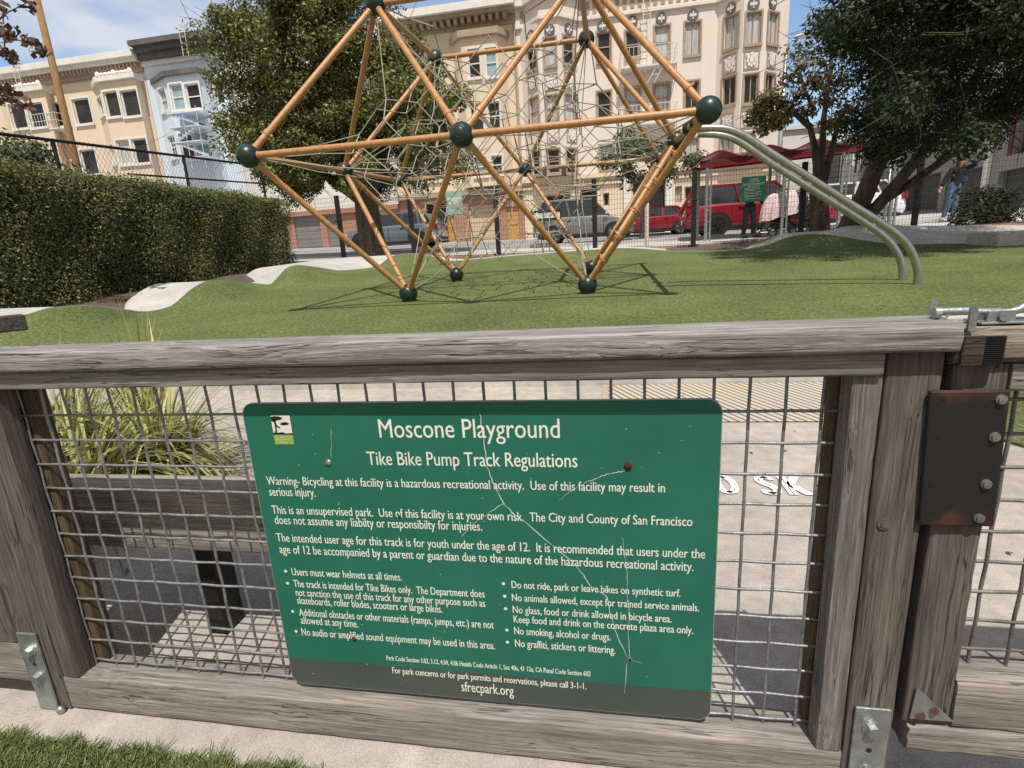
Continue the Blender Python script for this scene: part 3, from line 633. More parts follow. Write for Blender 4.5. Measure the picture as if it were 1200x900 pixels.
bs = MB(); p = at(1036, 614, .765)
bs.tube([p + Vector((0, .001, 0)), p + Vector((0, -.0010, 0))], .0088, 18); bs.tube([p, p + Vector((0, -.0024, 0))], .0048, 12)
fixn(bs.build('post_bolt', vary('dull_zinc', (.10, .095, .085), (.22, .21, .19), 60, .6, metal=.5), fence))
# ------------------------------------------------------------------ gate
gate = thing('timber_gate', (.9, .80, 0.08), 'weathered timber gate with black steel plate and latch, right of the fence post', 'gate')
GX = 1.75
board('cap_rail', .449, GX, .756, .836, Z(-.176), Z(-.1275), wood('gate_cap_wood', 'x', [(.08, .055, .04), (.24, .19, .15), (.46, .41, .35)], bump=.9), gate, rag=.004, bw=.010, rough_end=.006)
board('top_rail', .522, GX, .768, .806, Z(-.215), Z(-.178), M['sub_x'], gate, rag=.001)
board('stile', .4545, .5195, .768, .848, Z(-.752), Z(-.1775), M['wood_z'], gate, rag=.0014, bw=.005)
board('bottom_rail', .5215, GX, .7665, .846, Z(-.756), Z(-.6735), M['bot_x'], gate, rag=.0026, bw=.006)
board('bottom_board', .463, GX, .764, .842, Z(-.806), Z(-.7575), M['bot_x'], gate, rag=.0022, bw=.006, rough_end=.003)
wm = MB(); wire_mesh(wm, .505, GX, Z(-.683), Z(-.195), [.560 + .0508 * i for i in range(23)], [Z(-.2380 - .0508 * j) for j in range(9)], .811, rad=.0028)
wm.build('wire_mesh', M['wire_rust'], gate, smooth=True)
pl = MB(); c4 = [at(1090, 458, .757), at(1186, 457, .757), at(1165, 618, .757), at(1077, 616, .757)]
pl.prism(c4, (0, .006, 0)); plate = bevel(fixn(pl.build('hinge_plate', M['plate'], gate)), .003)
pb = MB(); ph_ = MB()
for q in ((1173, 468), (1165, 512), (1155, 567), (1147, 607)):
    pb = MB(); p = at(*q, .757); pb.tube([p, p + Vector((0, -.0022, 0))], .0068, 18); pb.tube([p, p + Vector((0, -.0050, 0))], .0048, 14); pb.tube([p, p + Vector((0, -.0056, 0))], .0018, 8); fixn(pb.build('plate_bolt', M['zinc'], plate))
for q in ((1106, 468), (1100, 512), (1093, 567), (1088, 607)):
    ph_ = MB(); p = at(*q, .757); ph_.tube([p + Vector((0, .001, 0)), p + Vector((0, -.0006, 0))], .0034, 12); fixn(ph_.build('bolt_hole', M['black'], plate))
cp = MB(); cz = [at(1075, 806, .762), at(1118, 846, .762), at(1066, 842, .762)]
cp.prism(cz, (0, .002, 0)); cc = fixn(cp.build('corner_plate', M['galv'], gate))
rp = MB(); rp.tube([at(1095, 833, .7615), at(1095, 833, .759)], .006, 10); rp.tube([at(1078, 838, .7615), at(1078, 838, .7605)], .007, 10); fixn(rp.build('rust_spot', plain('dark_rust', (.05, .022, .013), .9), cc))
rb_ = MB()                                             # ribbed rubber grip round the end of the gate rail
x0, x1 = .4745, .497

rb_.box(x0 - .001, x1 + .001, .752, .757, Z(-.174), Z(-.138))
for i in range(8):
    x = lerp(x0, x1, (i + .5) / 8)
    rb_.tube([(x, .7515, Z(-.174 + .036 * k / 10)) for k in range(11)], .0013, 6)
for k in range(14): rb_.box(x0, x1, .7497, .7525, Z(-.173 + .0026 * k), Z(-.1722 + .0026 * k))
board('end_block', .4500, .4735, .7490, .7555, Z(-.174), Z(-.137), wood('dark_end_wood', 'x', [(.02, .013, .01), (.055, .04, .03), (.11, .085, .065)]), gate, rag=.002, bw=.004)
fixn(rb_.build('rubber_grip', M['black_steel'], gate))
lt = MB()                                              # toggle latch screwed on top of the gate rail
zt = Z(-.1265)
lt.box(.482, .60, .775, .812, zt, zt + .003)
lt.box(.4895, .5215, .778, .7815, zt, zt + .017); lt.box(.4895, .5215, .8045, .808, zt, zt + .017)
lt.box(.56, .70, .782, .806, zt, zt + .002)
latch = bevel(fixn(lt.build('latch', M['galv'], gate)), .0008)
l2 = MB()
rod = [(.436, .793, zt + .0165), (.468, .793, zt + .0165), (.50, .793, zt + .013), (.522, .793, zt + .0125), (.533, .793, zt + .0155), (.544, .793, zt + .0235), (.565, .793, zt + .026), (.62, .793, zt + .024)]
l2.tube(rod, .0052, 10)
l2.tube([(.506, .774, zt + .010), (.506, .812, zt + .010)], .0042, 12); l2.tube([(.506, .7755, zt + .010), (.506, .773, zt + .010)], .006, 12)
fixn(l2.build('latch_lever', M['galv'], latch, smooth=True, auto=40))
def tab(x, y, h, w_=.0085, t=.004):
    l3 = MB()
    n = 10; pr = [(x - w_ / 2, y, zt - .004), (x + w_ / 2, y, zt - .004)] + [(x + w_ / 2 * math.cos(math.pi * k / n), y, zt + h + w_ / 2 * math.sin(math.pi * k / n)) for k in range(n + 1)]
    l3.prism(pr, (0, t, 0)); fixn(l3.build('latch_tab', M['galv'], latch))
tab(.4575, .752, .023); tab(.449, .822, .026)
l3 = MB()
l3.prism([(.424 + .018 * math.sin(math.pi * k / 12), .771, zt + .004 - .012 + .020 * math.sin(math.pi * k / 12) + .0006 * k) for k in range(13)][::-1], (0, .004, 0))
l3.tube([(.430, .786, zt + .0155), (.437, .786, zt + .0155)], .0078, 12)
fixn(l3.build('latch_keeper', M['galv'], latch))
# ------------------------------------------------------------------ return rail and bench
rf = thing('handrail', (-1.9, 1.15, 0), 'dark weathered timber handrail end beyond the left end of the wooden fence', 'rail')
hb = MB(); A = at(30, 377, 1.30); B = A + Vector((-.42, -.62, .0))
hb.bar(B, A, .07, .045); bevel(fixn(hb.build('rail_board', wood('dark_rail_wood', 'y', [(.03, .024, .02), (.075, .062, .052), (.15, .13, .11)], bump=.9), rf)), .004)
board('post', A.x - .30, A.x - .23, A.y - .42, A.y - .35, 0, A.z - .02, M['wood_z'], rf)
bench = thing('timber_bench', (-1.2, 1.02, 0), 'low grey timber bench with black steel leg behind the wire mesh', 'bench')
board('front_beam', -2.4, -.47, .955, 1.032, Z(-.629), Z(-.474), M['bench_x'], bench, rag=.0014, bw=.005)
board('hidden_beam', -2.4, -.47, 1.040, 1.142, Z(-.631), Z(-.53), M['bench_x'], bench, rag=.0014, bw=.005)  # hidden beam, added to carry the bench shadow further back
board('shade_plank', -2.4, -.47, 1.150, 1.265, Z(-.631), Z(-.592), M['bench_x'], bench, rag=.0014, bw=.005)  # unseen plank, added so the ground under the bench stays shaded
for x in (-1.008, -2.1): MB().box(x, x + .045, 1.018, 1.085, .002, Z(-.631)).build('leg', M['black_steel'], bench)
# ================================================================== REGULATION SIGN
SY = .7925
def S(px, py, y=SY): return at(px, py, y)
sign = thing('regulation_sign', (-.23, SY, Z(-.52)), 'large green enamel park rules sign bolted onto the wire mesh of the timber fence', 'sign')
X0, X1, ZT, ZB, RC = -.6245, .1715, Z(-.2275), Z(-.8115), .022
out_ = []
for cx, cz, t0 in ((X1 - RC, ZT - RC, 0), (X0 + RC, ZT - RC, 90), (X0 + RC, ZB + RC, 180), (X1 - RC, ZB + RC, 270)):
    for k in range(9): t = math.radians(t0 + 90 * k / 8); out_.append((cx + RC * math.cos(t), SY, cz + RC * math.sin(t)))
fixn(MB().prism(out_, (0, .004, 0)).build('back_panel', M['sign_edge'], sign))
def inset(pts, d):
    cx, cz = (X0 + X1) / 2, (ZT + ZB) / 2
    return [(x - math.copysign(d, x - cx), y, z - math.copysign(d, z - cz)) for x, y, z in pts]
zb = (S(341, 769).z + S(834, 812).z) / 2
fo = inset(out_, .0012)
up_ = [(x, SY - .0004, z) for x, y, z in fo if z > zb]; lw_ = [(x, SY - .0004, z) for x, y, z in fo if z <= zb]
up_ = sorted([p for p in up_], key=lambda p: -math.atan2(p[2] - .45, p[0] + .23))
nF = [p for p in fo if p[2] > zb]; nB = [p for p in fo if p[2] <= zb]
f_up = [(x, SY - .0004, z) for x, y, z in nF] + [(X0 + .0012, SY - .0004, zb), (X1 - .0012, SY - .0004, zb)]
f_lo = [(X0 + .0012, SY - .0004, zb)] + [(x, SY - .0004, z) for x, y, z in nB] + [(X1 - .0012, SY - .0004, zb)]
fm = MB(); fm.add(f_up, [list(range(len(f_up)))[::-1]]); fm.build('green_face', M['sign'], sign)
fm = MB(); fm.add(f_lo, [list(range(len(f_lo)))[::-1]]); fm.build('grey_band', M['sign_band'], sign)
LINES = [("Moscone Playground", 445, 512.5, 656, 513.5, 22.5), ("Tike Bike Pump Track Regulations", 431, 544.2, 676.5, 548.2, 16.5),
 ("Warning- Bicycling at this facility is a hazardous recreational activity.  Use of this facility may result in", 313, 567, 779, 578, 10.5), ("serious injury.", 316, 580.5, 370, 582.5, 10.5),
 ("This is an unsupervised park.  Use of this facility is at your own risk.  The City and County of San Francisco", 319, 600.5, 811, 618, 10.5), ("does not assume any liabilty or responsibilty for injuries.", 322.5, 613.5, 565, 622.5, 10.5),
 ("The intended user age for this track is for youth under the age of 12.  It is recommended that users under the", 324.5, 633.5, 826, 655.5, 10.5), ("age of 12 be accompanied by a parent or guardian due to the nature of the hazardous recreational activity.", 328, 647.5, 812.5, 670, 10.5),
 ("Users must wear helmets at all times.", 342.5, 674.2, 471, 680.3, 8.8), ("The track is intended for Tike Bikes only.  The Department does", 344.5, 687.7, 568, 700.4, 8.8), ("not sanction the use of this track for any other purpose such as", 347, 698, 568.7, 711.4, 8.8),
 ("skateboards, roller blades, scooters or large bikes.", 348.6, 707.3, 518.5, 718.3, 8.8), ("Additional obstacles or other materials (ramps, jumps, etc.) are not", 351, 721.5, 578.7, 736.6, 8.8), ("allowed at any time.", 353, 731, 420, 735.2, 8.8),
 ("No audio or amplified sound equipment may be used in this area.", 354, 744, 580, 761.3, 8.8),
 ("Do not ride, park or leave bikes on synthetic turf.", 599.6, 689, 797, 699.5, 8.8), ("No animals allowed, except for trained service animals.", 600, 703, 819, 717.5, 8.8), ("No glass, food or drink allowed in bicycle area.", 601, 717.8, 786.6, 730, 8.8),
 ("Keep food and drink on the concrete plaza area only.", 602, 728.5, 812, 744, 8.8), ("No smoking, alcohol or drugs.", 602.7, 743, 715.7, 750.8, 8.8), ("No graffiti, stickers or littering.", 603.7, 757.4, 721, 766.4, 8.8),
 ("Park Code Section 3.02, 3.12, 4.04, 4.06 Health Code Article 1, Sec 40a, 41 12a, CA Penal Code Section 602", 453, 772.8, 692, 793.2, 5.6),
 ("For park concerns or for park permits and reservations, please call 3-1-1.", 460, 788, 687, 808.7, 7.4), ("sfrecpark.org", 541, 809.4, 602, 815.6, 11.5)]
tx = MB()
for s, xa, ya, xb, yb, cap in LINES:
    p0, p1 = S(xa, ya, SY - .0009), S(xb, yb, SY - .0009); zz = (p0.z + p1.z) / 2; p0.z = p1.z = zz
    capm = (S((xa + xb) / 2, (ya + yb) / 2 - cap).z - S((xa + xb) / 2, (ya + yb) / 2).z)
    for ex in (0., .0004): put_text(tx, s, p0 + Vector((ex, -ex * .25, 0)), p1 + Vector((ex, -ex * .25, 0)), (0, 0, 1), capm)
for q in ((334.7, 669.3), (337, 683.5), (343, 716.5), (347, 739.8), (590, 684), (591.5, 698.7), (592.5, 713.3), (594, 738.3), (594.7, 752.5)):
    p = S(*q, SY - .0009); tx.add([(p.x + .0031 * math.cos(k * math.pi / 6), p.y, p.z + .0031 * math.sin(k * math.pi / 6)) for k in range(12)], [list(range(12))])
tx.build('lettering', M['letters'], sign)
lg = MB()                                              # park emblem: tree above a green block
def L2(u, v, y=SY - .0010):
    a, b_, c, d = S(317, 487.5, y), S(340.5, 486.5, y), S(343.5, 521, y), S(322.5, 520.5, y)
    x0, x1 = (a.x + d.x) / 2, (b_.x + c.x) / 2; z1, z0 = (a.z + b_.z) / 2, (c.z + d.z) / 2
    return Vector((lerp(x0, x1, u), y, lerp(z0, z1, v)))
lg.mat(0).add([L2(0, .33), L2(1, .33), L2(1, 1), L2(0, 1)], [[0, 1, 2, 3]])
lg.mat(2).add([L2(0, 0), L2(1, 0), L2(1, .33), L2(0, .33)], [[0, 1, 2, 3]])
yb = SY - .0014
def blob(pts, m): lg.mat(m).add([L2(u_, v_, yb) for u_, v_ in pts], [list(range(len(pts)))])
blob([(.0, .34), (1, .34), (1, .40), (.7, .38), (.45, .43), (.2, .40), (0, .42)], 1)
blob([(.10, .40), (.20, .40), (.22, .62), (.40, .55), (.42, .58), (.24, .68), (.22, .84), (.12, .84), (.15, .6)], 1)
blob([(0, .82), (.12, .78), (.30, .84), (.52, .86), (.60, .93), (.40, .97), (.2, .98), (0, .96)], 1)
blob([(.42, .70), (.60, .66), (.85, .69), (.92, .73), (.72, .78), (.52, .76)], 1)
for k in range(3): put_text(lg.mat(3), ("San Francisco", "Recreation & Park", "Dept")[k], L2(.08 + .2 * (k == 2), .235 - .09 * k, yb), L2(.92 - .2 * (k == 2), .235 - .09 * k, yb), (0, 0, 1), .0022)
lg.build('emblem', [M['white'], M['logo_black'], M['logo_green'], M['letters']], sign)
cr_ = MB()
def crack(pts, w0, w1=None):
    w1 = w1 if w1 is not None else w0; w0 *= .55; w1 *= .55; pts = rough_line(list(pts), 4, .45) if len(pts) > 2 else pts; P_ = [S(*q, SY - .0012) for q in pts]; n = len(P_)
    for i in range(n - 1):
        a, b_ = P_[i], P_[i + 1]; d = (b_ - a).normalized(); nrm = Vector((-d.z, 0, d.x)); ja, jb = (.55 + .9 * abs(math.sin(i * 2.7 + pts[0][0]))), (.55 + .9 * abs(math.sin((i + 1) * 2.7 + pts[0][0]))); wa, wb = lerp(w0, w1, i / (n - 1)) * ja, lerp(w0, w1, (i + 1) / (n - 1)) * jb
        cr_.add([a - nrm * wa, b_ - nrm * wb, b_ + nrm * wb, a + nrm * wa], [[0, 1, 2, 3]])
crack([(562, 484), (565, 505), (567, 517), (571, 545), (574.5, 558), (581, 572), (591, 591)], .0007, .0011)
crack([(591, 591), (602, 602), (612, 609), (632, 626), (652, 643), (668, 656), (684, 674), (692, 687), (711, 699), (716, 722), (726, 752), (735, 770)], .0011, .0007)
crack([(591, 591), (585, 592.5), (572, 602), (562, 608), (552, 616), (541, 629)], .0008, .0004)
crack([(732, 552), (722, 554), (713, 555.5), (704, 558), (699, 561), (690, 564)], .0009, .0007); crack([(690, 564), (680, 569), (668, 576), (655, 587)], .0005, .0003)
crack([(729.5, 630), (731, 645), (733.5, 660), (735, 674), (735, 690), (737, 720), (736, 745), (738, 770)], .0004, .0005)
crack([(735, 776), (733.5, 795), (732, 812)], .0006, .0004); crack([(741, 774), (752, 777)], .0004)
crack([(388, 503), (388.5, 520), (388, 536)], .0004); crack([(396, 592), (398.5, 588)], .0007); crack([(345, 745), (400, 742)], .0002); crack([(399, 744), (386, 735)], .0003)
for _ in range(60):
    x, y = random.uniform(330, 820), random.uniform(500, 800); crack([(x, y), (x + random.uniform(-3, 3), y + random.uniform(-2, 2))], random.uniform(.0002, .0005))
cr_.build('crack', M['scratch'], sign)
def dome(q, r_, mat, lab):
    p = S(*q, SY - .0004); o = MB().sphere(p, r_, r_ * .62, r_, 14, 10).build('bolt_head', mat, sign, smooth=True, label=lab); return o
dome((385, 542), .0060, M['galv'], 'grey steel bolt head near the emblem'); dome((736, 546), .0068, M['rust'], 'rusty brown bolt head at the upper right of the sign')
dome((468, 605), .0030, M['rust'], 'small rusty bolt stub'); dome((415, 748.5), .0052, M['rust'], 'rusty bolt head over the last bullet line')
p = S(738, 773, SY - .0005); hm = MB(); hm.tube([p, p + Vector((0, -.0012, 0))], .0046, 14)
hm.build('bolt_hole', M['galv'], sign); MB().tube([p + Vector((0, -.0012, 0)), p + Vector((0, -.0018, 0))], .0028, 12).build('bolt_hole', M['black'], sign)

# ================================================================== ORNAMENTAL GRASS behind the bench
def strap_clump(name, base, n, rad, h, lean, label, seed):
    rg = np.random.default_rng(seed); t = thing(name, base, label, 'ornamental grass', 'strap leaved clumps behind the bench'); V = []; F = []; T = []
    for i in range(n):
        a = rg.uniform(0, 6.28); r0 = rad * .35 * math.sqrt(rg.uniform()); x, y = base[0] + r0 * math.cos(a), base[1] + r0 * math.sin(a)
        L = h * rg.uniform(.65, 1.25); ln = lean * rg.uniform(.25, 1.25); a2 = a + rg.normal(0, .5); d = np.array([math.cos(a2), math.sin(a2), 0]); sd = np.array([-d[1], d[0], 0]); wd_ = rg.uniform(.005, .0095)
        tn = rg.beta(2, 1.7); k0 = len(V); K = 7
        for k in range(K + 1):
            s = k / K; th = ln * s * 1.15
            hx = L * (s * math.sin(th * .62)); hz = L * s * math.cos(th * .80)
            c = np.array([x, y, base[2]]) + d * hx + np.array([0, 0, max(hz, -.0)]); ww = wd_ * (1 - s ** 2.2) + .0004
            V += [c - sd * ww, c + sd * ww]
        for k in range(K): F.append([k0 + 2 * k, k0 + 2 * k + 1, k0 + 2 * k + 3, k0 + 2 * k + 2]); T.append(tn)
    raw_mesh('leaves', V, F, M['strap'], t, tint=T)
strap_clump('strap_leaf_clump', (-2.0, 1.60, 0), 420, .34, .50, 1.75, 'yellow green strap leaved clump beside the bench seen through the left of the mesh', 1)
strap_clump('strap_leaf_clump', (-1.98, 1.92, 0), 360, .34, .50, 1.75, 'arching strap leaved clump nearest the sign behind the bench', 2)
strap_clump('strap_leaf_clump', (-2.5, 1.95, 0), 360, .36, .60, 1.6, 'strap leaved clump at the far left, half hidden by the fence stile', 3)
strap_clump('strap_leaf_clump', (-2.42, 2.35, 0), 46, .26, .66, .5, 'upright thin strap leaves whose tips rise above the cap rail', 4)
# ================================================================== CLIMBING FRAME
YM = 4.5; EDGE_L = .4226 * YM
XA, XB, XC = -.6709 * YM, -.2462 * YM, .1744 * YM
XAB, XBC = (XA + XB) / 2, (XB + XC) / 2
def zz(a, y): return CAMZ + a                      # heights relative to the camera
Y0, Y1, Y2 = YM, 1.407 * YM, 1.814 * YM
m0, m1, m2 = .2079 * YM, .2329 * YM, .2549 * YM
NODE = {'A': (XA, Y0, m0), 'B': (XB, Y0, m0), 'C': (XC, Y0, m0), 'F': (XA, Y1, m1), 'E': (XC, Y1, m1), 'K': (XA, Y2, m2), 'L': (XB, Y2, m2), 'M': (XC, Y2, m2),
        'P1': (XAB, 1.218 * YM, -.0812 * YM), 'P2': (XBC, 1.218 * YM, -.0812 * YM), 'P3': (XAB, 1.6585 * YM, -.0593 * YM), 'P4': (XBC, 1.6585 * YM, -.0593 * YM),
        'T': (XAB, 1.20 * YM, .515 * YM), 'U': (XBC, 1.20 * YM, .515 * YM), 'G': (XAB, 1.622 * YM, .5425 * YM), 'H': (XBC, 1.622 * YM, .5425 * YM)}
NODE = {k: Vector((v[0], v[1], v[2] + CAMZ)) for k, v in NODE.items()}
frame = thing('climbing_frame', ((XA + XC) / 2, Y1, turf_z(-.8, Y1)), 'geodesic climbing frame of orange tubes and dark green balls with a grey rope net', 'climbing frame')
BR = .0985
for k, p in NODE.items():
    mb = MB().sphere(p, BR, nu=28, nv=18)
    d = (Vector((0, -1, 0)) + Vector((0, 0, .1))).normalized()
    if k in 'BL': mb.tube([p + d * (BR * .86), p + d * (BR * .925)], [BR * .50, BR * .44], 24)
    nb = mb.build('ball_joint', M['ball'], frame, smooth=True, auto=40)
    if k[0] == 'P':
        MB().tube([Vector((p.x, p.y, turf_z(p.x, p.y) - .1)), Vector((p.x, p.y, p.z - .04))], [.075, .07], 20).build('base_collar', M['black_steel'], nb, smooth=True, auto=40)
EDG = [('P1', 'A'), ('P1', 'B'), ('P1', 'F'), ('P2', 'B'), ('P2', 'C'), ('P2', 'E'), ('P3', 'F'), ('P3', 'K'), ('P3', 'L'), ('P4', 'L'), ('P4', 'M'), ('P4', 'E'),
       ('T', 'A'), ('T', 'B'), ('T', 'F'), ('U', 'B'), ('U', 'C'), ('U', 'E'), ('G', 'F'), ('G', 'K'), ('G', 'L'), ('H', 'L'), ('H', 'M'), ('H', 'E'),
       ('A', 'B'), ('B', 'C'), ('A', 'F'), ('F', 'K'), ('K', 'L'), ('L', 'M'), ('M', 'E'), ('E', 'C'), ('T', 'U'), ('G', 'H'), ('T', 'G'), ('U', 'H')]
TR = .0282
for a, b_ in EDG:
    p, q = NODE[a], NODE[b_]; d = (q - p).normalized(); mb = MB()
    mb.tube([p + d * .07, q - d * .07], TR, 16)
    for e in (p + d * (BR + .004), q - d * (BR + .004)): mb.tube([e - d * .012, e + d * .012], TR * 1.12, 16)
    tb = mb.build('frame_tube', M['orange'], frame, smooth=True, auto=40)
    if (a, b_) in (('T', 'A'), ('U', 'B'), ('T', 'B'), ('U', 'C'), ('P2', 'C'), ('P2', 'E'), ('P3', 'F'), ('P4', 'M'), ('G', 'F')):
        L = (q - p).length
        fr = (.14, .86) if a[0] == 'P' and a != 'P2' else ((.86,) if a in 'TUG' else (.18, .34, .5, .66, .8))
        for f in fr:
            lug = MB(); c = p + d * L * f; s_ = d.cross(Vector((0, 1, 0))).normalized() * .035
            lug.tube([c - d * .018, c + d * .018], TR * 1.25, 12); lug.tube([c + s_ * .6, c + s_ * 1.6], .012, 8)
            lug.build('rope_clamp', M['orange'], tb, smooth=True, auto=40)
# spatial rope net: truncated-octahedron cells stretched between the ball joints
cen = Vector(((XA + XC) / 2, Y1, m1 + CAMZ)); hx, hz = EDGE_L, EDGE_L * .7071
def inside(p, k):
    x, y, z = abs(p.x) / hx, abs(p.y) / hx, abs(p.z) / hz
    # frame outline: square at mid height, half-size squares above and below
    return max(x, y) + .5 * z < 1.0 * k and z < .94 * k and (x > .12 or y > .12 or True)
cell = .86; a4 = cell / 4; verts = {}; edges = set(); nb_off = []
def key(p): return (round(p.x * 1000), round(p.y * 1000), round(p.z * 1000))
base_v = [Vector(v) for v in set((s1 * a, s2 * b_, s3 * c) for s1 in (1, -1) for s2 in (1, -1) for s3 in (1, -1) for a, b_, c in ((0, 1, 2), (0, 2, 1), (1, 0, 2), (1, 2, 0), (2, 0, 1), (2, 1, 0)))]
base_e = [(i, j) for i in range(len(base_v)) for j in range(i) if abs((base_v[i] - base_v[j]).length - math.sqrt(2)) < 1e-3]
rng_c = range(-4, 5)
for ix in rng_c:
    for iy in rng_c:
        for iz in rng_c:
            for off in (0, .5):
                c = Vector(((ix + off) * cell, (iy + off) * cell, (iz + off) * cell))
                for i, j in base_e:
                    p, q = c + base_v[i] * a4, c + base_v[j] * a4
                    if inside(p, .86) and inside(q, .86): edges.add(tuple(sorted((key(p), key(q)))))
rotm = Matrix.Rotation(math.radians(0), 3, 'Z')
def warp(kk):
    p = Vector(kk) / 1000; r_ = random.Random(kk[0] * 7919 + kk[1] * 104729 + kk[2]); p = p + Vector((r_.gauss(0, .009), r_.gauss(0, .009), r_.gauss(0, .009)))
    return cen + p + Vector((0, 0, .026 * p.y))
WV = {k: warp(k) for e in edges for k in e}
adj = {}
for e in edges: adj.setdefault(e[0], []).append(e[1]); adj.setdefault(e[1], []).append(e[0])
net = MB()
for a, b_ in edges:
    d = (WV[b_] - WV[a])
    net.tube([WV[a], WV[b_]], 0.0056, 6, caps=False)
for k, p in WV.items(): net.sphere(p, .0105, nu=6, nv=4)
used = set()
outer = [k for k in WV if len(adj[k]) < 4]
for nk, p in NODE.items():
    near = sorted(outer, key=lambda k: (WV[k] - p).length)[:5 if nk[0] != 'P' else 4]
    for k in near:
        q = WV[k]; d = (q - p).normalized(); used.add(k); mid = p.lerp(q, .55) + Vector((0, 0, -.02 * (q - p).length))
        net.tube([p + d * (BR * .9), mid, q], 0.0056, 6, caps=False)
for k in outer:                                       # tie the remaining loose ends to each other
    if k in used or len(adj[k]) > 2: continue
    c_ = sorted((j for j in outer if j != k and j not in adj[k]), key=lambda j: (WV[k] - WV[j]).length)[0]
    if (WV[k] - WV[c_]).length < .5: net.tube([WV[k], WV[c_]], 0.0056, 6, caps=False)
net.build('rope_net', M['rope'], frame, smooth=True)
# ------------------------------------------------------------------ banister slide
slide = thing('banister_slide', (2.7, 5.27, turf_z(2.7, 5.27)), 'pair of bent stainless slide rails running down from the climbing frame to the turf', 'slide')
def slide_rail(pts, Y):
    P_ = [at(x, y, Y) for x, y in pts]; g_ = turf_z(P_[-1].x, Y)
    P_.append(Vector((P_[-1].x, Y, g_ - .12)))
    C_ = [crom(P_, i / 8) for i in range(8 * (len(P_) - 1) + 1)]
    return MB().tube(C_, .0305, 18).build('rail', M['steel'], slide, smooth=True, auto=50)
slide_rail([(818, 157), (845, 158.5), (868, 167), (900, 189), (950, 221), (1000, 252.5), (1028, 271), (1046, 288), (1055, 305), (1057.5, 322)], 5.44)
slide_rail([(812, 151), (845, 150.5), (870, 158), (900, 177), (950, 209), (1000, 241), (1032, 261), (1055, 278), (1069, 297), (1075.5, 322)], 5.10)
for y in (5.10, 5.44):
    t_ = (y - Y0) / (Y1 - Y0); c = NODE['C'].lerp(NODE['E'], t_)
    MB().sphere(c, .062 if y > 5.2 else .05, nu=18, nv=12).build('clamp', M['ball'], slide, smooth=True)
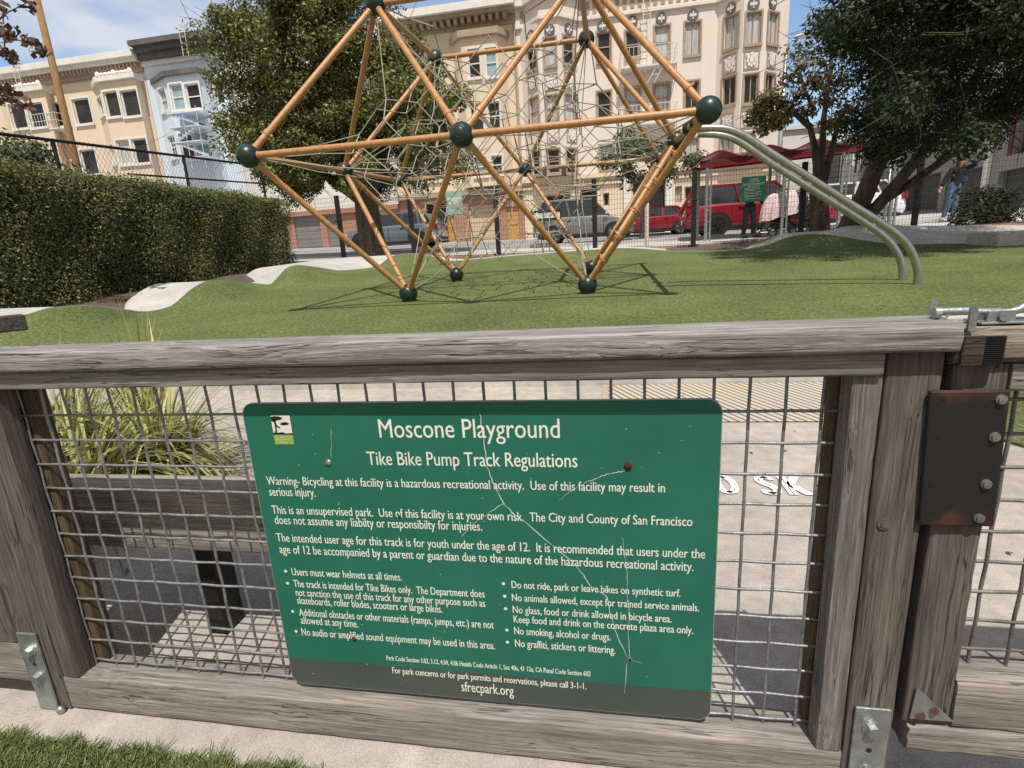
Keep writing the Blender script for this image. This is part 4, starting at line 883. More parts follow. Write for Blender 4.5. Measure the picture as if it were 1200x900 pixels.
# ================================================================== BUILDINGS
YF = 35.0
class Facade:
    """vertical wall plane through O along U (to the right); collects openings given in photograph pixels"""
    def __init__(s, P0, P1, parent, wallmat, name='wall', depth=.16):
        s.O = Vector((P0[0], P0[1], 0)); d = Vector((P1[0] - P0[0], P1[1] - P0[1], 0)); s.W = d.length; s.U = d.normalized()
        s.N = Vector((s.U.y, -s.U.x, 0)); s.parent = parent; s.mat = wallmat; s.ops = []; s.name = name; s.depth = depth; s.wins = []
    def uv(s, px, py):
        d = ray(px, py); o = Vector((0, 0, CAMZ)); t = (s.O - o).dot(s.N) / d.dot(s.N); p = o + d * t
        return (p - s.O).dot(s.U), p.z
    def pt(s, u, z, n=0.): return s.O + s.U * u + Vector((0, 0, z)) + s.N * n
    def rect(s, x0, y0, x1, y1):
        u0, za = s.uv(x0, (y0 + y1) / 2); u1, zb_ = s.uv(x1, (y0 + y1) / 2); z1 = s.uv((x0 + x1) / 2, y0)[1]; z0 = s.uv((x0 + x1) / 2, y1)[1]
        return u0, u1, z0, z1
    def win(s, x0, y0, x1, y1, frame='white', pane='glass', split='v', fw=.07, sill='', surround=.0, label=None):
        s.winr(s.rect(x0, y0, x1, y1), frame, pane, split, fw, sill, surround, label)
    def winr(s, r, frame='white', pane='glass', split='v', fw=.07, sill='', surround=.0, label=None):
        u0, u1, z0, z1 = r; u0 = max(u0, .03); u1 = min(u1, s.W - .03)
        if u1 - u0 < .15: return
        s.ops.append((u0, u1, z0, z1)); s.wins.append((u0, u1, z0, z1, frame, pane, split, fw, sill, surround, label))
    def hole(s, r): s.ops.append(r)
    def b(s, mb, u0, u1, z0, z1, n0, n1):
        return mb.obox(s.pt((u0 + u1) / 2, (z0 + z1) / 2, (n0 + n1) / 2), s.U, s.N, (0, 0, 1), (u1 - u0) / 2, (n1 - n0) / 2, (z1 - z0) / 2)
    def finish(s, z0, z1, wall=None):
        mb = wall or MB()
        us = sorted(set([0, s.W] + [round(o[i], 4) for o in s.ops for i in (0, 1)])); zs = sorted(set([z0, z1] + [round(o[i], 4) for o in s.ops for i in (2, 3) if z0 < o[i] < z1]))
        for i in range(len(us) - 1):
            for j in range(len(zs) - 1):
                uc, zc = (us[i] + us[i + 1]) / 2, (zs[j] + zs[j + 1]) / 2
                if any(o[0] < uc < o[1] and o[2] < zc < o[3] for o in s.ops): continue
                mb.add([s.pt(us[i], zs[j]), s.pt(us[i + 1], zs[j]), s.pt(us[i + 1], zs[j + 1]), s.pt(us[i], zs[j + 1])], [(0, 1, 2, 3)])
        for u0, u1, a, b_ in s.ops:
            for p, q in (((u0, a), (u0, b_)), ((u0, b_), (u1, b_)), ((u1, b_), (u1, a)), ((u1, a), (u0, a))):
                mb.add([s.pt(*p), s.pt(*q), s.pt(*q, -s.depth), s.pt(*p, -s.depth)], [(0, 1, 2, 3)])
        for u0, u1, a, b_, fr, pane, split, fw, sill, sur, lab in s.wins:
            f = MB(); d0, d1 = -s.depth + .02, -s.depth + .09
            s.b(f, u0, u0 + fw, a, b_, d0, d1); s.b(f, u1 - fw, u1, a, b_, d0, d1); s.b(f, u0 + fw, u1 - fw, a, a + fw, d0, d1); s.b(f, u0 + fw, u1 - fw, b_ - fw, b_, d0, d1)
            zm, um = (a + b_) / 2, (u0 + u1) / 2
            if 'h' in split: s.b(f, u0 + fw, u1 - fw, zm - .03, zm + .03, d0, d1 - .01)
            if 'v' in split: s.b(f, um - .025, um + .025, a + fw, b_ - fw, d0, d1 - .015)
            if sur:
                s.b(f, u0 - sur, u0, a, b_ + sur, .003, .05); s.b(f, u1, u1 + sur, a, b_ + sur, .003, .05); s.b(f, u0, u1, b_, b_ + sur, .003, .05)
            if sill: s.b(f, u0 - max(sur, .08), u1 + max(sur, .08), a - .14, a, .003, .12)
            w_ = f.build('window', M[fr], s.parent, label=lab)
            pn = MB(); s.b(pn, u0, u1, a, b_, -s.depth - .02, -s.depth + .02); pn.build('pane', M['glass_cur' if pane == 'glass' and random.random() < .22 else pane], w_)
        if wall is None: return mb.build(s.name, s.mat, s.parent)
        return mb
def building(name, x0, x1, z1, label, back=9.0, wallmat=None, roofm='greycor'):
    zb = street_z((x0 + x1) / 2, YF) - .3
    t = thing(name, ((x0 + x1) / 2, YF, zb), label, 'building')
    o = MB(); o.box(x0, x1, YF + .25, YF + back, zb, z1 - .3); o.build('body', wallmat, t)
    return t, zb
def fx(px, py): return at(px, py, YF)
def bay(t, pxs, zlo, zhi, wallmat, proud, side, wins, cap=None, capz=None, frame='white', sur=.10, sill='s', panes=('glass',), split=''):
    """three-sided bay: pxs = pixel columns (left wall, left front, right front, right wall)"""
    y = 120
    XL, XR = fx(pxs[0], y).x, fx(pxs[3], y).x; XfL, XfR = at(pxs[1], y, YF - proud).x, at(pxs[2], y, YF - proud).x
    fs = [Facade((XL, YF), (XfL, YF - proud), t, wallmat), Facade((XfL, YF - proud), (XfR, YF - proud), t, wallmat), Facade((XfR, YF - proud), (XR, YF), t, wallmat)]
    k = 0
    for which, r in wins:
        if isinstance(r, tuple) and len(r) == 4: fs[which].win(*r, frame=frame, pane=panes[k % len(panes)], split=split, surround=sur, sill=sill); k += 1
    wb = MB()
    for f in fs: f.finish(zlo, zhi, wb)
    poly = [(XL, YF, zlo), (XfL, YF - proud, zlo), (XfR, YF - proud, zlo), (XR, YF, zlo)]
    wb.add(poly, [(3, 2, 1, 0)]); wb.add([(x, yy, zhi) for x, yy, z in poly], [(0, 1, 2, 3)])
    bo = wb.build('bay', wallmat, t)
    if cap:
        e = .22; cp = MB(); cp.prism([(XL - e, YF, zhi + .003), (XfL - e * .6, YF - proud - e, zhi + .003), (XfR + e * .6, YF - proud - e, zhi + .003), (XR + e, YF, zhi + .003)], (0, 0, capz))
        fixn(cp.build('bay_cornice', cap, bo))
    return fs, (XL, XfL, XfR, XR)
# ---- beige building at the far left
x0, x1 = fx(-120, 100).x, fx(167, 75).x - .01; ztop = fx(160, 62).z
b1, zb = building('beige_apartment_house', x0, x1, ztop, 'beige stuccoed apartment house with white cornice and crested bays at the far left', wallmat=M['cream'])
F = Facade((x0, YF), (x1, YF), b1, M['cream'])
F.win(87, 115, 107, 145.5, pane='glass', split='', surround=.10, sill='s'); F.win(64, 119, 80, 148, pane='glass', split='', surround=.10, sill='s')
F.win(96, 175, 114, 205, pane='glass', split='', surround=.1, sill='s')
F.finish(zb, ztop - .3)
zc = fx(130, 106).z
for pxs, wn in (((114, 121, 164, 171), [(0, (116, 112, 121, 138)), (1, (123.5, 106.5, 140, 137)), (1, (143, 105, 163, 136.5)), (0, (130, 167, 136, 194)), (1, (138.5, 163.5, 154, 193)), (1, (156.5, 162, 174, 191.5))]),
                ((0, 8, 55, 62), [(1, (12, 121, 31, 151)), (1, (34, 120, 53, 149.5)), (1, (25, 180, 42, 208)), (1, (45, 178, 65, 207))])):
    fs, xs_ = bay(b1, pxs, zb + 3.0, zc + .25, M['cream'], .85, .7, wn, M['white'], .30, panes=('glass', 'glass', 'glass', 'glass_cur'), sur=.09)
    cs = MB()
    for k in range(9): x = lerp(xs_[1], xs_[2], (k + .5) / 9); cs.sphere((x, YF - 1.0, zc + .62), .2, .1, .14 + .09 * (k % 4 == 0), 8, 6)
    cs.build('bay_crest', M['white'], b1, smooth=True)
co = MB(); zc2 = fx(165, 84).z
co.box(x0, x1, YF - .75, YF + .3, ztop - .38, ztop); co.box(x0, x1, YF - .55, YF, ztop - .62, ztop - .382)
cor = co.build('cornice', M['white'], b1)
de = MB(); k = x0 + .1
while k < x1 - .2: de.box(k, k + .16, YF - .42, YF - .14, ztop - .92, ztop - .624); k += .30
de.box(x0, x1, YF - .14, YF, ztop - 1.15, ztop - .624); de.build('dentil_course', M['tan'], cor)
fr = MB(); fr.box(x0, x1, YF - .05, YF - .003, zc + .75, ztop - 1.16); fr.build('frieze', M['tan'], b1)
def ladder(t, xa, za, xb, zb_, y, mat, name='roof_ladder', w_=.38, r_=.022):
    l = MB(); n = int(abs(za - zb_) / .32)
    for s_ in (-1, 1): l.tube([(xa + s_ * w_ / 2, y, za), (xb + s_ * w_ / 2, y, zb_)], r_, 5)
    for k in range(1, n): q = k / n; l.tube([(lerp(xa, xb, q) - w_ / 2, y, lerp(za, zb_, q)), (lerp(xa, xb, q) + w_ / 2, y, lerp(za, zb_, q))], r_ * .8, 5)
    return l.build(name, mat, t)
p, q = fx(38, 68), fx(41, 110); ladder(b1, q.x, p.z, q.x, q.z, YF - .95, M['offwhite'])
def fire_escape(t, x0, x1, z, mat, y=YF, d=.9, h=.95, name='fire_escape', lad=True):
    f = MB(); f.box(x0, x1, y - d, y, z - .09, z)
    n = max(3, int((x1 - x0) / .22))
    for k in range(n + 1): x = lerp(x0, x1, k / n); f.tube([(x, y - d, z), (x, y - d, z + h)], .014, 5)
    for zz_ in (z + h, z + h * .5): f.tube([(x0, y, zz_), (x0, y - d, zz_), (x1, y - d, zz_), (x1, y, zz_)], .02, 5)
    for x in (x0, x1): f.tube([(x, y - d, z), (x, y, z - .7)], .025, 5)
    return f.build(name, mat, t)
p = fx(58, 155); fire_escape(b1, fx(48, 150).x, fx(82, 150).x, p.z, M['offwhite'])
# ---- pale blue building
x0, x1 = fx(167, 75).x + .01, fx(262, 60).x; ztop = fx(200, 52).z + .15
b2, zb = building('pale_blue_apartment_house', x0, x1, ztop, 'pale blue apartment house with dark grey cornice and zigzag fire escape', wallmat=M['blue'])
F = Facade((x0, YF), (x1, YF), b2, M['blue']); F.win(266, 157, 281, 181, split='h', surround=.1, sill='s'); F.win(252, 93, 262, 122, split='h', surround=.1); F.finish(zb, ztop - .3)
bay(b2, (184, 200, 237, 252), zb + 2.6, fx(210, 95).z, M['blue'], .95, .8,
    [(0, (187.5, 102, 196, 132)), (1, (200.8, 98, 215.5, 129)), (1, (218.5, 97.5, 235, 127.5)), (0, (199, 158, 207, 186)), (1, (211.5, 156, 226.5, 184.5)), (1, (229.5, 154.5, 245, 184))], M['greycor'], .28, panes=('glass_sky', 'glass_sky', 'glass', 'glass', 'glass'), split='h', sur=.10)
co = MB(); co.box(x0 - .05, x1, YF - .9, YF + .3, ztop - .25, ztop + .05); co.box(x0, x1, YF - .6, YF, ztop - .55, ztop - .252); co.box(x0, x1, YF - .35, YF, ztop - .95, ztop - .552); co.build('cornice', M['greycor'], b2)
wb = MB(); wb.box(x0, x1, YF - .14, YF - .003, ztop - 1.25, ztop - .952); wb.build('frieze', M['white'], b2)
fe = MB(); xa, xb = fx(226, 150).x, fx(258, 150).x
za, zb_ = fx(240, 140).z, fx(240, 196).z
for k, (u0, w0, u1, w1) in enumerate(((0, 1, 1, .72), (1, .72, 0, .42), (0, .42, 1, .12))):
    for o_ in (0, .12): fe.tube([(lerp(xa, xb, u0), YF - 1.9 - o_, lerp(zb_, za, w0)), (lerp(xa, xb, u1), YF - 1.9 - o_, lerp(zb_, za, w1))], .018, 5)
    for m_ in range(9): q = m_ / 8; fe.bar((lerp(xa, xb, lerp(u0, u1, q)), YF - 2.05, lerp(zb_, za, lerp(w0, w1, q)) + .05), (lerp(xa, xb, lerp(u0, u1, q)), YF - 1.6, lerp(zb_, za, lerp(w0, w1, q)) + .05), .025, .14)
for u_ in (0, .5, 1): fe.tube([(lerp(xa, xb, u_), YF - 2.05, zb_ - .4), (lerp(xa, xb, u_), YF - 2.05, za + .3)], .016, 5)
for w_ in (.1, .42, .72, 1.): fe.box(xa - .1, xb + .1, YF - 2.1, YF - .9, lerp(zb_, za, w_) - .05, lerp(zb_, za, w_))
fe.build('fire_escape', M['blue'], b2)
p, q = fx(228, 28), fx(233, 72); ladder(b2, q.x, p.z, q.x, q.z, YF - 1.1, M['offwhite'])
# ---- off-white building behind the big olive tree, grey garages and brick piers below
x0, x1 = fx(262, 60).x + .02, fx(455, 120).x; ztop = fx(440, 18).z
b3, zb = building('off_white_apartment_house', x0, x1, ztop, 'off-white apartment house behind the olive green tree, grey garage doors between brick piers', wallmat=M['offwhite'])
F = Facade((x0, YF), (x1, YF), b3, M['offwhite'])
for X_ in range(300, 450, 42):
    F.win(X_, 66, X_ + 18, 98, frame='tan', split='h', pane='glass_cur'); F.win(X_, 130, X_ + 18, 160, frame='tan', split='h')
gz = fx(370, 252).z
F.finish(gz, ztop - .3)
G_ = Facade((x0, YF - .05), (x1, YF - .05), b3, M['brick'], name='brick_base')
gr = [G_.rect(346, 252, 376, 291), G_.rect(384, 252, 397, 291), G_.rect(418, 246, 459, 288)]
for r_ in gr: G_.hole((r_[0], r_[1], zb, r_[3]))
G_.finish(zb, gz)
for k, r_ in enumerate(gr):
    d = MB()
    G_.b(d, r_[0], r_[1], zb, r_[3], -.155, -.10)
    for j in range(1, 5): G_.b(d, r_[0] + .05, r_[1] - .05, zb + (r_[3] - zb) * j / 5 - .02, zb + (r_[3] - zb) * j / 5 + .02, -.0995, -.085)
    d.build('garage_door', M[('garage', 'garage', 'garage_cr')[k]], b3)
bb = MB(); bb.box(x0, x1, YF - .30, YF - .004, gz - .02, gz + .28); bb.build('string_course', M['brick'], b3)
# ---- cream building right of the tree
x0, x1 = fx(455, 120).x + .02, fx(604, 40).x; ztop = fx(590, 4).z
b4, zb = building('cream_apartment_house', x0, x1, ztop, 'cream apartment house with white cornice, brick piers and a yellow door at street level', wallmat=M['cream'])
F = Facade((x0, YF), (x1, YF), b4, M['cream']); gz = fx(560, 228).z
for X_ in (470, 500): F.win(X_, 60, X_ + 16, 92, split='h', sill='s', surround=.08); F.win(X_, 124, X_ + 16, 154, split='h', sill='s', surround=.08); F.win(X_, 186, X_ + 16, 212, split='h', sill='s', surround=.08)
F.finish(gz, ztop - .3)
bay(b4, (536, 545, 586, 597), gz + .4, fx(560, 49).z, M['cream'], .8, .6, [(1, (548.5, 57, 563, 91)), (1, (568.5, 55.5, 582.5, 90)), (1, (551, 121, 567, 154)), (1, (572, 119, 587, 152)), (1, (556, 184, 571, 206)), (1, (576, 182, 589, 204))], M['tan'], .35, panes=('glass', 'glass_sky', 'glass', 'glass', 'glass_sky', 'glass'), split='h', sur=.07)
co = MB(); co.box(x0, x1 + .12, YF - 1.0, YF + .3, ztop - .40, ztop); cor = co.build('cornice', M['white'], b4)
de = MB(); de.box(x0, x1, YF - .75, YF, ztop - .60, ztop - .402); k = x0 + .1
while k < x1 - .2: de.box(k, k + .2, YF - .6, YF - .1, ztop - .9, ztop - .602); k += .42
de.box(x0, x1, YF - .09, YF, ztop - 1.1, ztop - .602); de.build('dentil_course', M['tan'], cor)
G_ = Facade((x0, YF - .05), (x1, YF - .05), b4, M['brick'], name='brick_base', depth=.22)
ds = [((502, 239, 524, 284), 'black', 'driveway_opening'), ((524.5, 250, 533, 284), 'door_y', 'door'), ((550, 240, 580, 284), 'garage_cr', 'garage_door'), ((594, 242, 609, 284), 'door_y', 'door')]
for r_, m_, nm in ds:
    r_ = G_.rect(*r_); G_.hole((r_[0], r_[1], zb, r_[3])); d = MB(); G_.b(d, r_[0], r_[1], zb, r_[3], -.215, -.16)
    if nm == 'garage_door':
        for j in range(1, 5): G_.b(d, r_[0] + .05, r_[1] - .05, zb + (r_[3] - zb) * j / 5 - .02, zb + (r_[3] - zb) * j / 5 + .02, -.1595, -.14)
    if nm == 'door':
        for j in (.25, .65): G_.b(d, r_[0] + .15, r_[1] - .15, zb + (r_[3] - zb) * (j - .12), zb + (r_[3] - zb) * (j + .14), -.1595, -.13)
    d.build(nm, M[m_], b4)
G_.finish(zb, gz)
bb = MB(); bb.box(x0, x1, YF - .35, YF - .004, gz - .02, gz + .3); bb.build('string_course', M['tan'], b4)
# ---- pink stuccoed corner building
x0, x1 = fx(604, 40).x + .02, fx(919, 60).x; ztop = fx(760, -14).z
b5, zb = building('pink_apartment_house', x0, x1, ztop, 'tall pale pink apartment house with round medallions, relief panels and two bays', wallmat=M['pink'])
F = Facade((x0, YF), (x1, YF), b5, M['pink']); gz = fx(800, 196).z
for r_, pn in (((700, 37.5, 715.5, 72), 'glass'), ((700, 107, 716, 138), 'glass'), ((703, 170, 718, 198), 'glass_cur'), ((733, 36, 749, 67.5), 'glass'), ((733, 103, 750, 135), 'glass_cur'), ((767, 30, 784.5, 67), 'glass_cur'), ((766.5, 98.5, 784, 130), 'glass_cur'),
               ((802.5, 25.5, 820.5, 64.5), 'glass_cur'), ((802.5, 95, 819, 127), 'glass'), ((803, 162, 818, 190), 'glass')):
    F.win(*r_, frame='tan', pane=pn, split='v' if r_[0] > 800 else 'h', surround=.09, sill='s')
F.finish(gz, ztop - .2)
bay(b5, (613, 633, 657, 678), gz + .6, ztop - 1.2, M['pink'], 1.0, .8,
    [(0, (618, 58, 628.5, 82)), (1, (637.5, 44, 651.5, 77)), (2, (660, 43, 673, 75)), (0, (621, 114, 631.5, 147)), (1, (640, 111.5, 654, 141)), (2, (662, 110.5, 674.5, 141)), (0, (624, 176, 633.5, 205)), (1, (642, 174.5, 656, 203)), (2, (664, 174, 676, 203))],
    panes=('glass', 'glass', 'glass', 'glass_cur', 'glass_cur', 'glass_cur', 'glass', 'glass', 'glass'), frame='tan', split='h', sur=.08)
bay(b5, (838, 867, 895, 918.5), gz + .4, ztop - 1.2, M['pink'], 1.1, .9,
    [(0, (849, 18, 865.5, 56)), (1, (874, 14, 892, 51.5)), (2, (899, 14, 911.5, 52)), (0, (846.5, 90, 862, 122.5)), (1, (871.5, 87, 888, 121)), (2, (896, 86, 907, 118)), (0, (844.5, 160, 859, 186)), (1, (868.5, 156, 884, 184))],
    panes=('glass_cur', 'glass_cur', 'glass_cur', 'glass', 'glass', 'glass', 'glass_cur', 'glass_cur'), frame='tan', split='v', sur=.08)
co = MB(); xB = (fx(613, 20).x, fx(633, 20).x, fx(657, 20).x, fx(678, 20).x, fx(838, 20).x, fx(867, 20).x, fx(895, 20).x, fx(918.5, 20).x)
for z_, d_, h_ in ((ztop - 1.2, .16, .14), (ztop - .12, .35, .3)):
    pl_ = [(x0, YF + .2), (x0, YF - d_), (xB[0], YF - d_), (xB[1], YF - 1.0 - d_), (xB[2], YF - 1.0 - d_), (xB[3], YF - d_), (xB[4], YF - d_), (xB[5], YF - 1.1 - d_), (xB[6], YF - 1.1 - d_), (xB[7], YF - d_), (x1 + .1, YF - d_), (x1 + .1, YF + .2)]
    co.prism([(x, y, z_) for x, y in pl_], (0, 0, h_))
pl_ = [(x0, YF + .2), (x0, YF - .04), (xB[0], YF - .04), (xB[1], YF - 1.04), (xB[2], YF - 1.04), (xB[3], YF - .04), (xB[4], YF - .04), (xB[5], YF - 1.14), (xB[6], YF - 1.14), (xB[7], YF - .04), (x1 + .02, YF - .04), (x1 + .02, YF + .2)]
co.prism([(x, y, ztop - 1.058) for x, y in pl_], (0, 0, .936))
cor = fixn(co.build('cornice', M['pink'], b5))
rl = MB(); k = x0 + .3
while k < x1 - .3: rl.box(k, k + .22, YF - .07, YF - .042, ztop - .9, ztop - .3); k += .42
rl.build('relief_frieze', M['tan'], cor)
for (px_, py_, rad_) in ((706, 31, .30), (741, 26, .30), (775, 22, .30), (812, 18, .30)):
    p = fx(px_, py_); md = MB(); md.tube([(p.x, YF - .003, p.z), (p.x, YF - .07, p.z)], rad_, 20); m_ = md.build('medallion', M['greycor'], b5, smooth=True, auto=40)
    mi = MB(); mi.tube([(p.x + .11, YF - .071, p.z), (p.x + .11, YF - .09, p.z)], .085, 10); mi.tube([(p.x - .11, YF - .071, p.z), (p.x - .11, YF - .09, p.z)], .085, 10); mi.box(p.x - .03, p.x + .03, YF - .09, YF - .071, p.z - .2, p.z + .2); mi.build('medallion_relief', M['offwhite'], m_)
def on_face(px_, py_, fpts):
    (ax, ay), (bx, by) = fpts; f = Facade((ax, ay), (bx, by), b5, None); u, z = f.uv(px_, py_); return f, u, z
f1 = [((fx(613, 120).x, YF), (at(633, 120, YF - 1).x, YF - 1)), ((at(633, 120, YF - 1).x, YF - 1), (at(657, 120, YF - 1).x, YF - 1)), ((at(657, 120, YF - 1).x, YF - 1), (fx(678, 120).x, YF))]
f2 = [((fx(838, 120).x, YF), (at(867, 120, YF - 1.1).x, YF - 1.1)), ((at(867, 120, YF - 1.1).x, YF - 1.1), (at(895, 120, YF - 1.1).x, YF - 1.1)), ((at(895, 120, YF - 1.1).x, YF - 1.1), (fx(918.5, 120).x, YF))]
for fp, c in ((f1[0], (622.5, 42)), (f1[1], (644, 35.5)), (f1[2], (666, 35)), (f2[0], (857, 10)), (f2[1], (883, 5)), (f2[2], (905, 4))):
    f, u, z = on_face(*c, fp); p = f.pt(u, z); md = MB(); md.tube([p + f.N * .003, p + f.N * .07], .30, 20); m_ = md.build('medallion', M['greycor'], b5, smooth=True, auto=40)
    mi = MB()
    for s_ in (-.11, .11): c2 = p + f.U * s_; mi.tube([c2 + f.N * .071, c2 + f.N * .09], .085, 10)
    f.b(mi, u - .03, u + .03, z - .2, z + .2, .071, .09); mi.build('medallion_relief', M['offwhite'], m_)
for fp, rs in ((f1[0], ((619, 89, 630, 107),)), (f1[1], ((638, 86, 654, 106), (641, 149, 656, 168))), (f1[2], ((661, 85, 674, 105), (664, 149, 676, 167))),
               (f2[0], ((847.5, 64, 864, 86), (845, 133, 860, 152))), (f2[1], ((871.5, 58.5, 890, 81), (867.5, 128.5, 885, 150))), (f2[2], ((896.5, 58, 908.5, 80),))):
    f = Facade(fp[0], fp[1], b5, None)
    for r_ in rs:
        u0, u1, z0_, z1_ = f.rect(*r_); u0 = max(u0, .06); u1 = min(u1, f.W - .06); rp = MB()
        for a in ((u0, u1, z1_ - .05, z1_), (u0, u1, z0_, z0_ + .05), (u0, u0 + .05, z0_ + .05, z1_ - .05), (u1 - .05, u1, z0_ + .05, z1_ - .05)): f.b(rp, *a, .003, .05)
        pp = rp.build('relief_panel', M['tan'], b5)
        um, zm, ww, hh = (u0 + u1) / 2, (z0_ + z1_) / 2, (u1 - u0) / 2, (z1_ - z0_) / 2; sc = MB(); rr = random.Random(5)
        for dx_, dz_, a_, c_ in ((0, .05, .28, .42), (-.42, .30, .24, .20), (.42, .30, .24, .20), (-.5, -.08, .17, .22), (.5, -.08, .17, .22), (-.32, -.45, .2, .2), (.32, -.45, .2, .2), (0, -.62, .14, .2), (0, .62, .22, .14), (-.62, .55, .12, .14), (.62, .55, .12, .14)):
            c2 = f.pt(um + dx_ * ww, zm + dz_ * hh, .012); n_ = 10
            sc.prism([c2 + f.U * (a_ * ww * math.cos(k * 2 * math.pi / n_)) + Vector((0, 0, c_ * hh * math.sin(k * 2 * math.pi / n_))) for k in range(n_)], f.N * .07)
        fixn(sc.build('cartouche', M['white'], pp))
# street level of the pink building
G_ = Facade((x0, YF - .06), (x1, YF - .06), b5, M['cream'], name='ground_floor', depth=.25)
G_.win(707, 226, 714, 241, frame='tan', split=''); G_.win(802.5, 218.5, 811, 233, frame='tan', split=''); G_.win(791, 218, 799, 237, frame='tan', pane='glass_cur', split='v'); G_.win(855, 213, 867, 226, frame='tan', split=''); G_.win(640, 228, 668, 244, frame='tan', split='v')
for r_ in ((742, 212, 779, 280), (680, 222, 700, 280)):
    r_ = G_.rect(*r_); G_.hole((r_[0], r_[1], zb, r_[3])); d = MB(); G_.b(d, r_[0], r_[1], zb, r_[3], -.245, -.2); d.build('entrance', M['black'], b5)
G_.finish(zb, gz)
pi_ = MB()
for px_ in (735, 784): p = fx(px_, 225); pi_.box(p.x - .22, p.x + .22, YF - .24, YF - .062, zb, fx(px_, 207).z)
pi_.build('pilaster', M['white'], b5)
sc = MB()
for py_, d_, h_ in ((199, .35, .22), (209, .2, .14)): z_ = fx(760, py_).z; sc.box(x0, x1, YF - d_, YF - .063, z_ - h_, z_)
sc.build('string_course', M['cream'], b5)
fire_escape(b5, fx(727, 78).x, fx(791, 78).x, fx(760, 81).z, M['offwhite'])
fire_escape(b5, fx(727, 146).x, fx(791, 146).x, fx(760, 147).z, M['offwhite'])
p, q = fx(756, 0), fx(757, 62); ladder(b5, q.x, fx(752, -12).z, q.x, q.z, YF - .5, M['offwhite'], 'fire_ladder')
p, q = fx(772, 82), fx(761, 102); ladder(b5, p.x, p.z, q.x, q.z, YF - .8, M['offwhite'], 'fire_ladder')
dp = MB(); p = fx(605.5, 100); dp.tube([(p.x, YF - .12, gz), (p.x, YF - .12, fx(600, 30).z)], .06, 8); dp.build('drainpipe', M['tan'], b5)
# ---- buildings down the side street, right of the pink one
def simple_house(name, pxa, pxb, ytop, Y, mat, label, wins=(), roof=None, depth=8, frame='white'):
    a, b_ = at(pxa, 200, Y), at(pxb, 200, Y); zt = at((pxa + pxb) / 2, ytop, Y).z; zb_ = street_z(a.x, min(Y, 50)) - .5
    t = thing(name, ((a.x + b_.x) / 2, Y, zb_), label, 'building')
    MB().box(a.x, b_.x, Y + .3, Y + depth, zb_, zt - .1).build('body', mat, t)
    F = Facade((a.x, Y), (b_.x, Y), t, mat)
    for w_ in wins: F.win(*w_, frame=frame, split='h', surround=.08)
    F.finish(zb_, zt)
    if roof == 'gable':
        m_ = (a.x + b_.x) / 2; hh = (b_.x - a.x) * .35
        rf_ = MB().prism([(a.x - .3, Y - .3, zt), (b_.x + .3, Y - .3, zt), (m_, Y - .3, zt + hh)], (0, depth + .3, 0)); fixn(rf_.build('roof', M['greycor'], t))
    else:
        MB().box(a.x - .1, b_.x + .1, Y - .2, Y + depth, zt + .003, zt + .25).build('parapet', mat, t)
    return t
simple_house('white_shop', 903, 962, 152, 44, M['offwhite'], 'low white flat roofed building at the end of the street beside the pink house', [(912, 190, 922, 205)])
simple_house('pale_blue_house', 962, 990, 140, 52, M['blue'], 'pale grey blue house showing between the tree trunks', [(966, 188, 972, 202)])
simple_house('grey_gable_house', 984, 1016, 168, 47, M['greywall'], 'grey gabled house behind the red shelter roof', [(988, 178, 994, 194), (1000, 178, 1008, 194)], roof='gable')
# ---- grey building along the cross street on the right
P0 = at(1004, 238, 40); P1 = at(1300, 228, 21)
b6 = thing('grey_townhouse_row', ((P0.x + P1.x) / 2, (P0.y + P1.y) / 2, P0.z - .6), 'grey sided townhouse with dark garage doors and maroon window trim at the right edge', 'building')
F = Facade((P0.x, P0.y), (P1.x, P1.y), b6, M['greywall'], depth=.4)
zb = street_z(18, 30) - .6; zt_ = zb + 11.5
gs = [(1020, 215, 1050, 245), (1057, 207, 1100, 245), (1107, 199, 1158, 245), (1168, 197, 1215, 245), (1228, 192, 1275, 245)]
for r_ in gs:
    r_ = F.rect(*r_); F.hole((r_[0], r_[1], zb, r_[3])); d = MB(); F.b(d, r_[0], r_[1], zb, r_[3], -.39, -.3)
    for j in range(1, 5): F.b(d, r_[0] + .05, r_[1] - .05, zb + (r_[3] - zb) * j / 5 - .03, zb + (r_[3] - zb) * j / 5 + .03, -.2995, -.28)
    d.build('garage_door', M['garage_dk'], b6)
for r_ in ((1190, 128, 1212, 178), (1235, 120, 1262, 172)): F.win(*r_, frame='maroon', split='h', fw=.12, surround=.22)
F.finish(zb, zt_)
tr_ = MB(); r_ = F.rect(1160, 120, 1164, 230); F.b(tr_, r_[0] - .06, r_[1] + .04, zb, zt_, .003, .12); tr_.build('corner_trim', M['white'], b6)
sb = MB()
for k in range(26): z_ = zb + 3.6 + k * .3; F.b(sb, 0, F.W, z_, z_ + .02, .003, .02)
sb.build('siding_joint', M['garage'], b6)
bd = MB(); o_ = F.N * -.45; c4 = [P0 + o_, P1 + o_, P1 + F.N * -8, P0 + F.N * -8]; bd.prism([(p.x, p.y, zb) for p in c4], (0, 0, zt_ - zb)); fixn(bd.build('body', M['greywall'], b6))
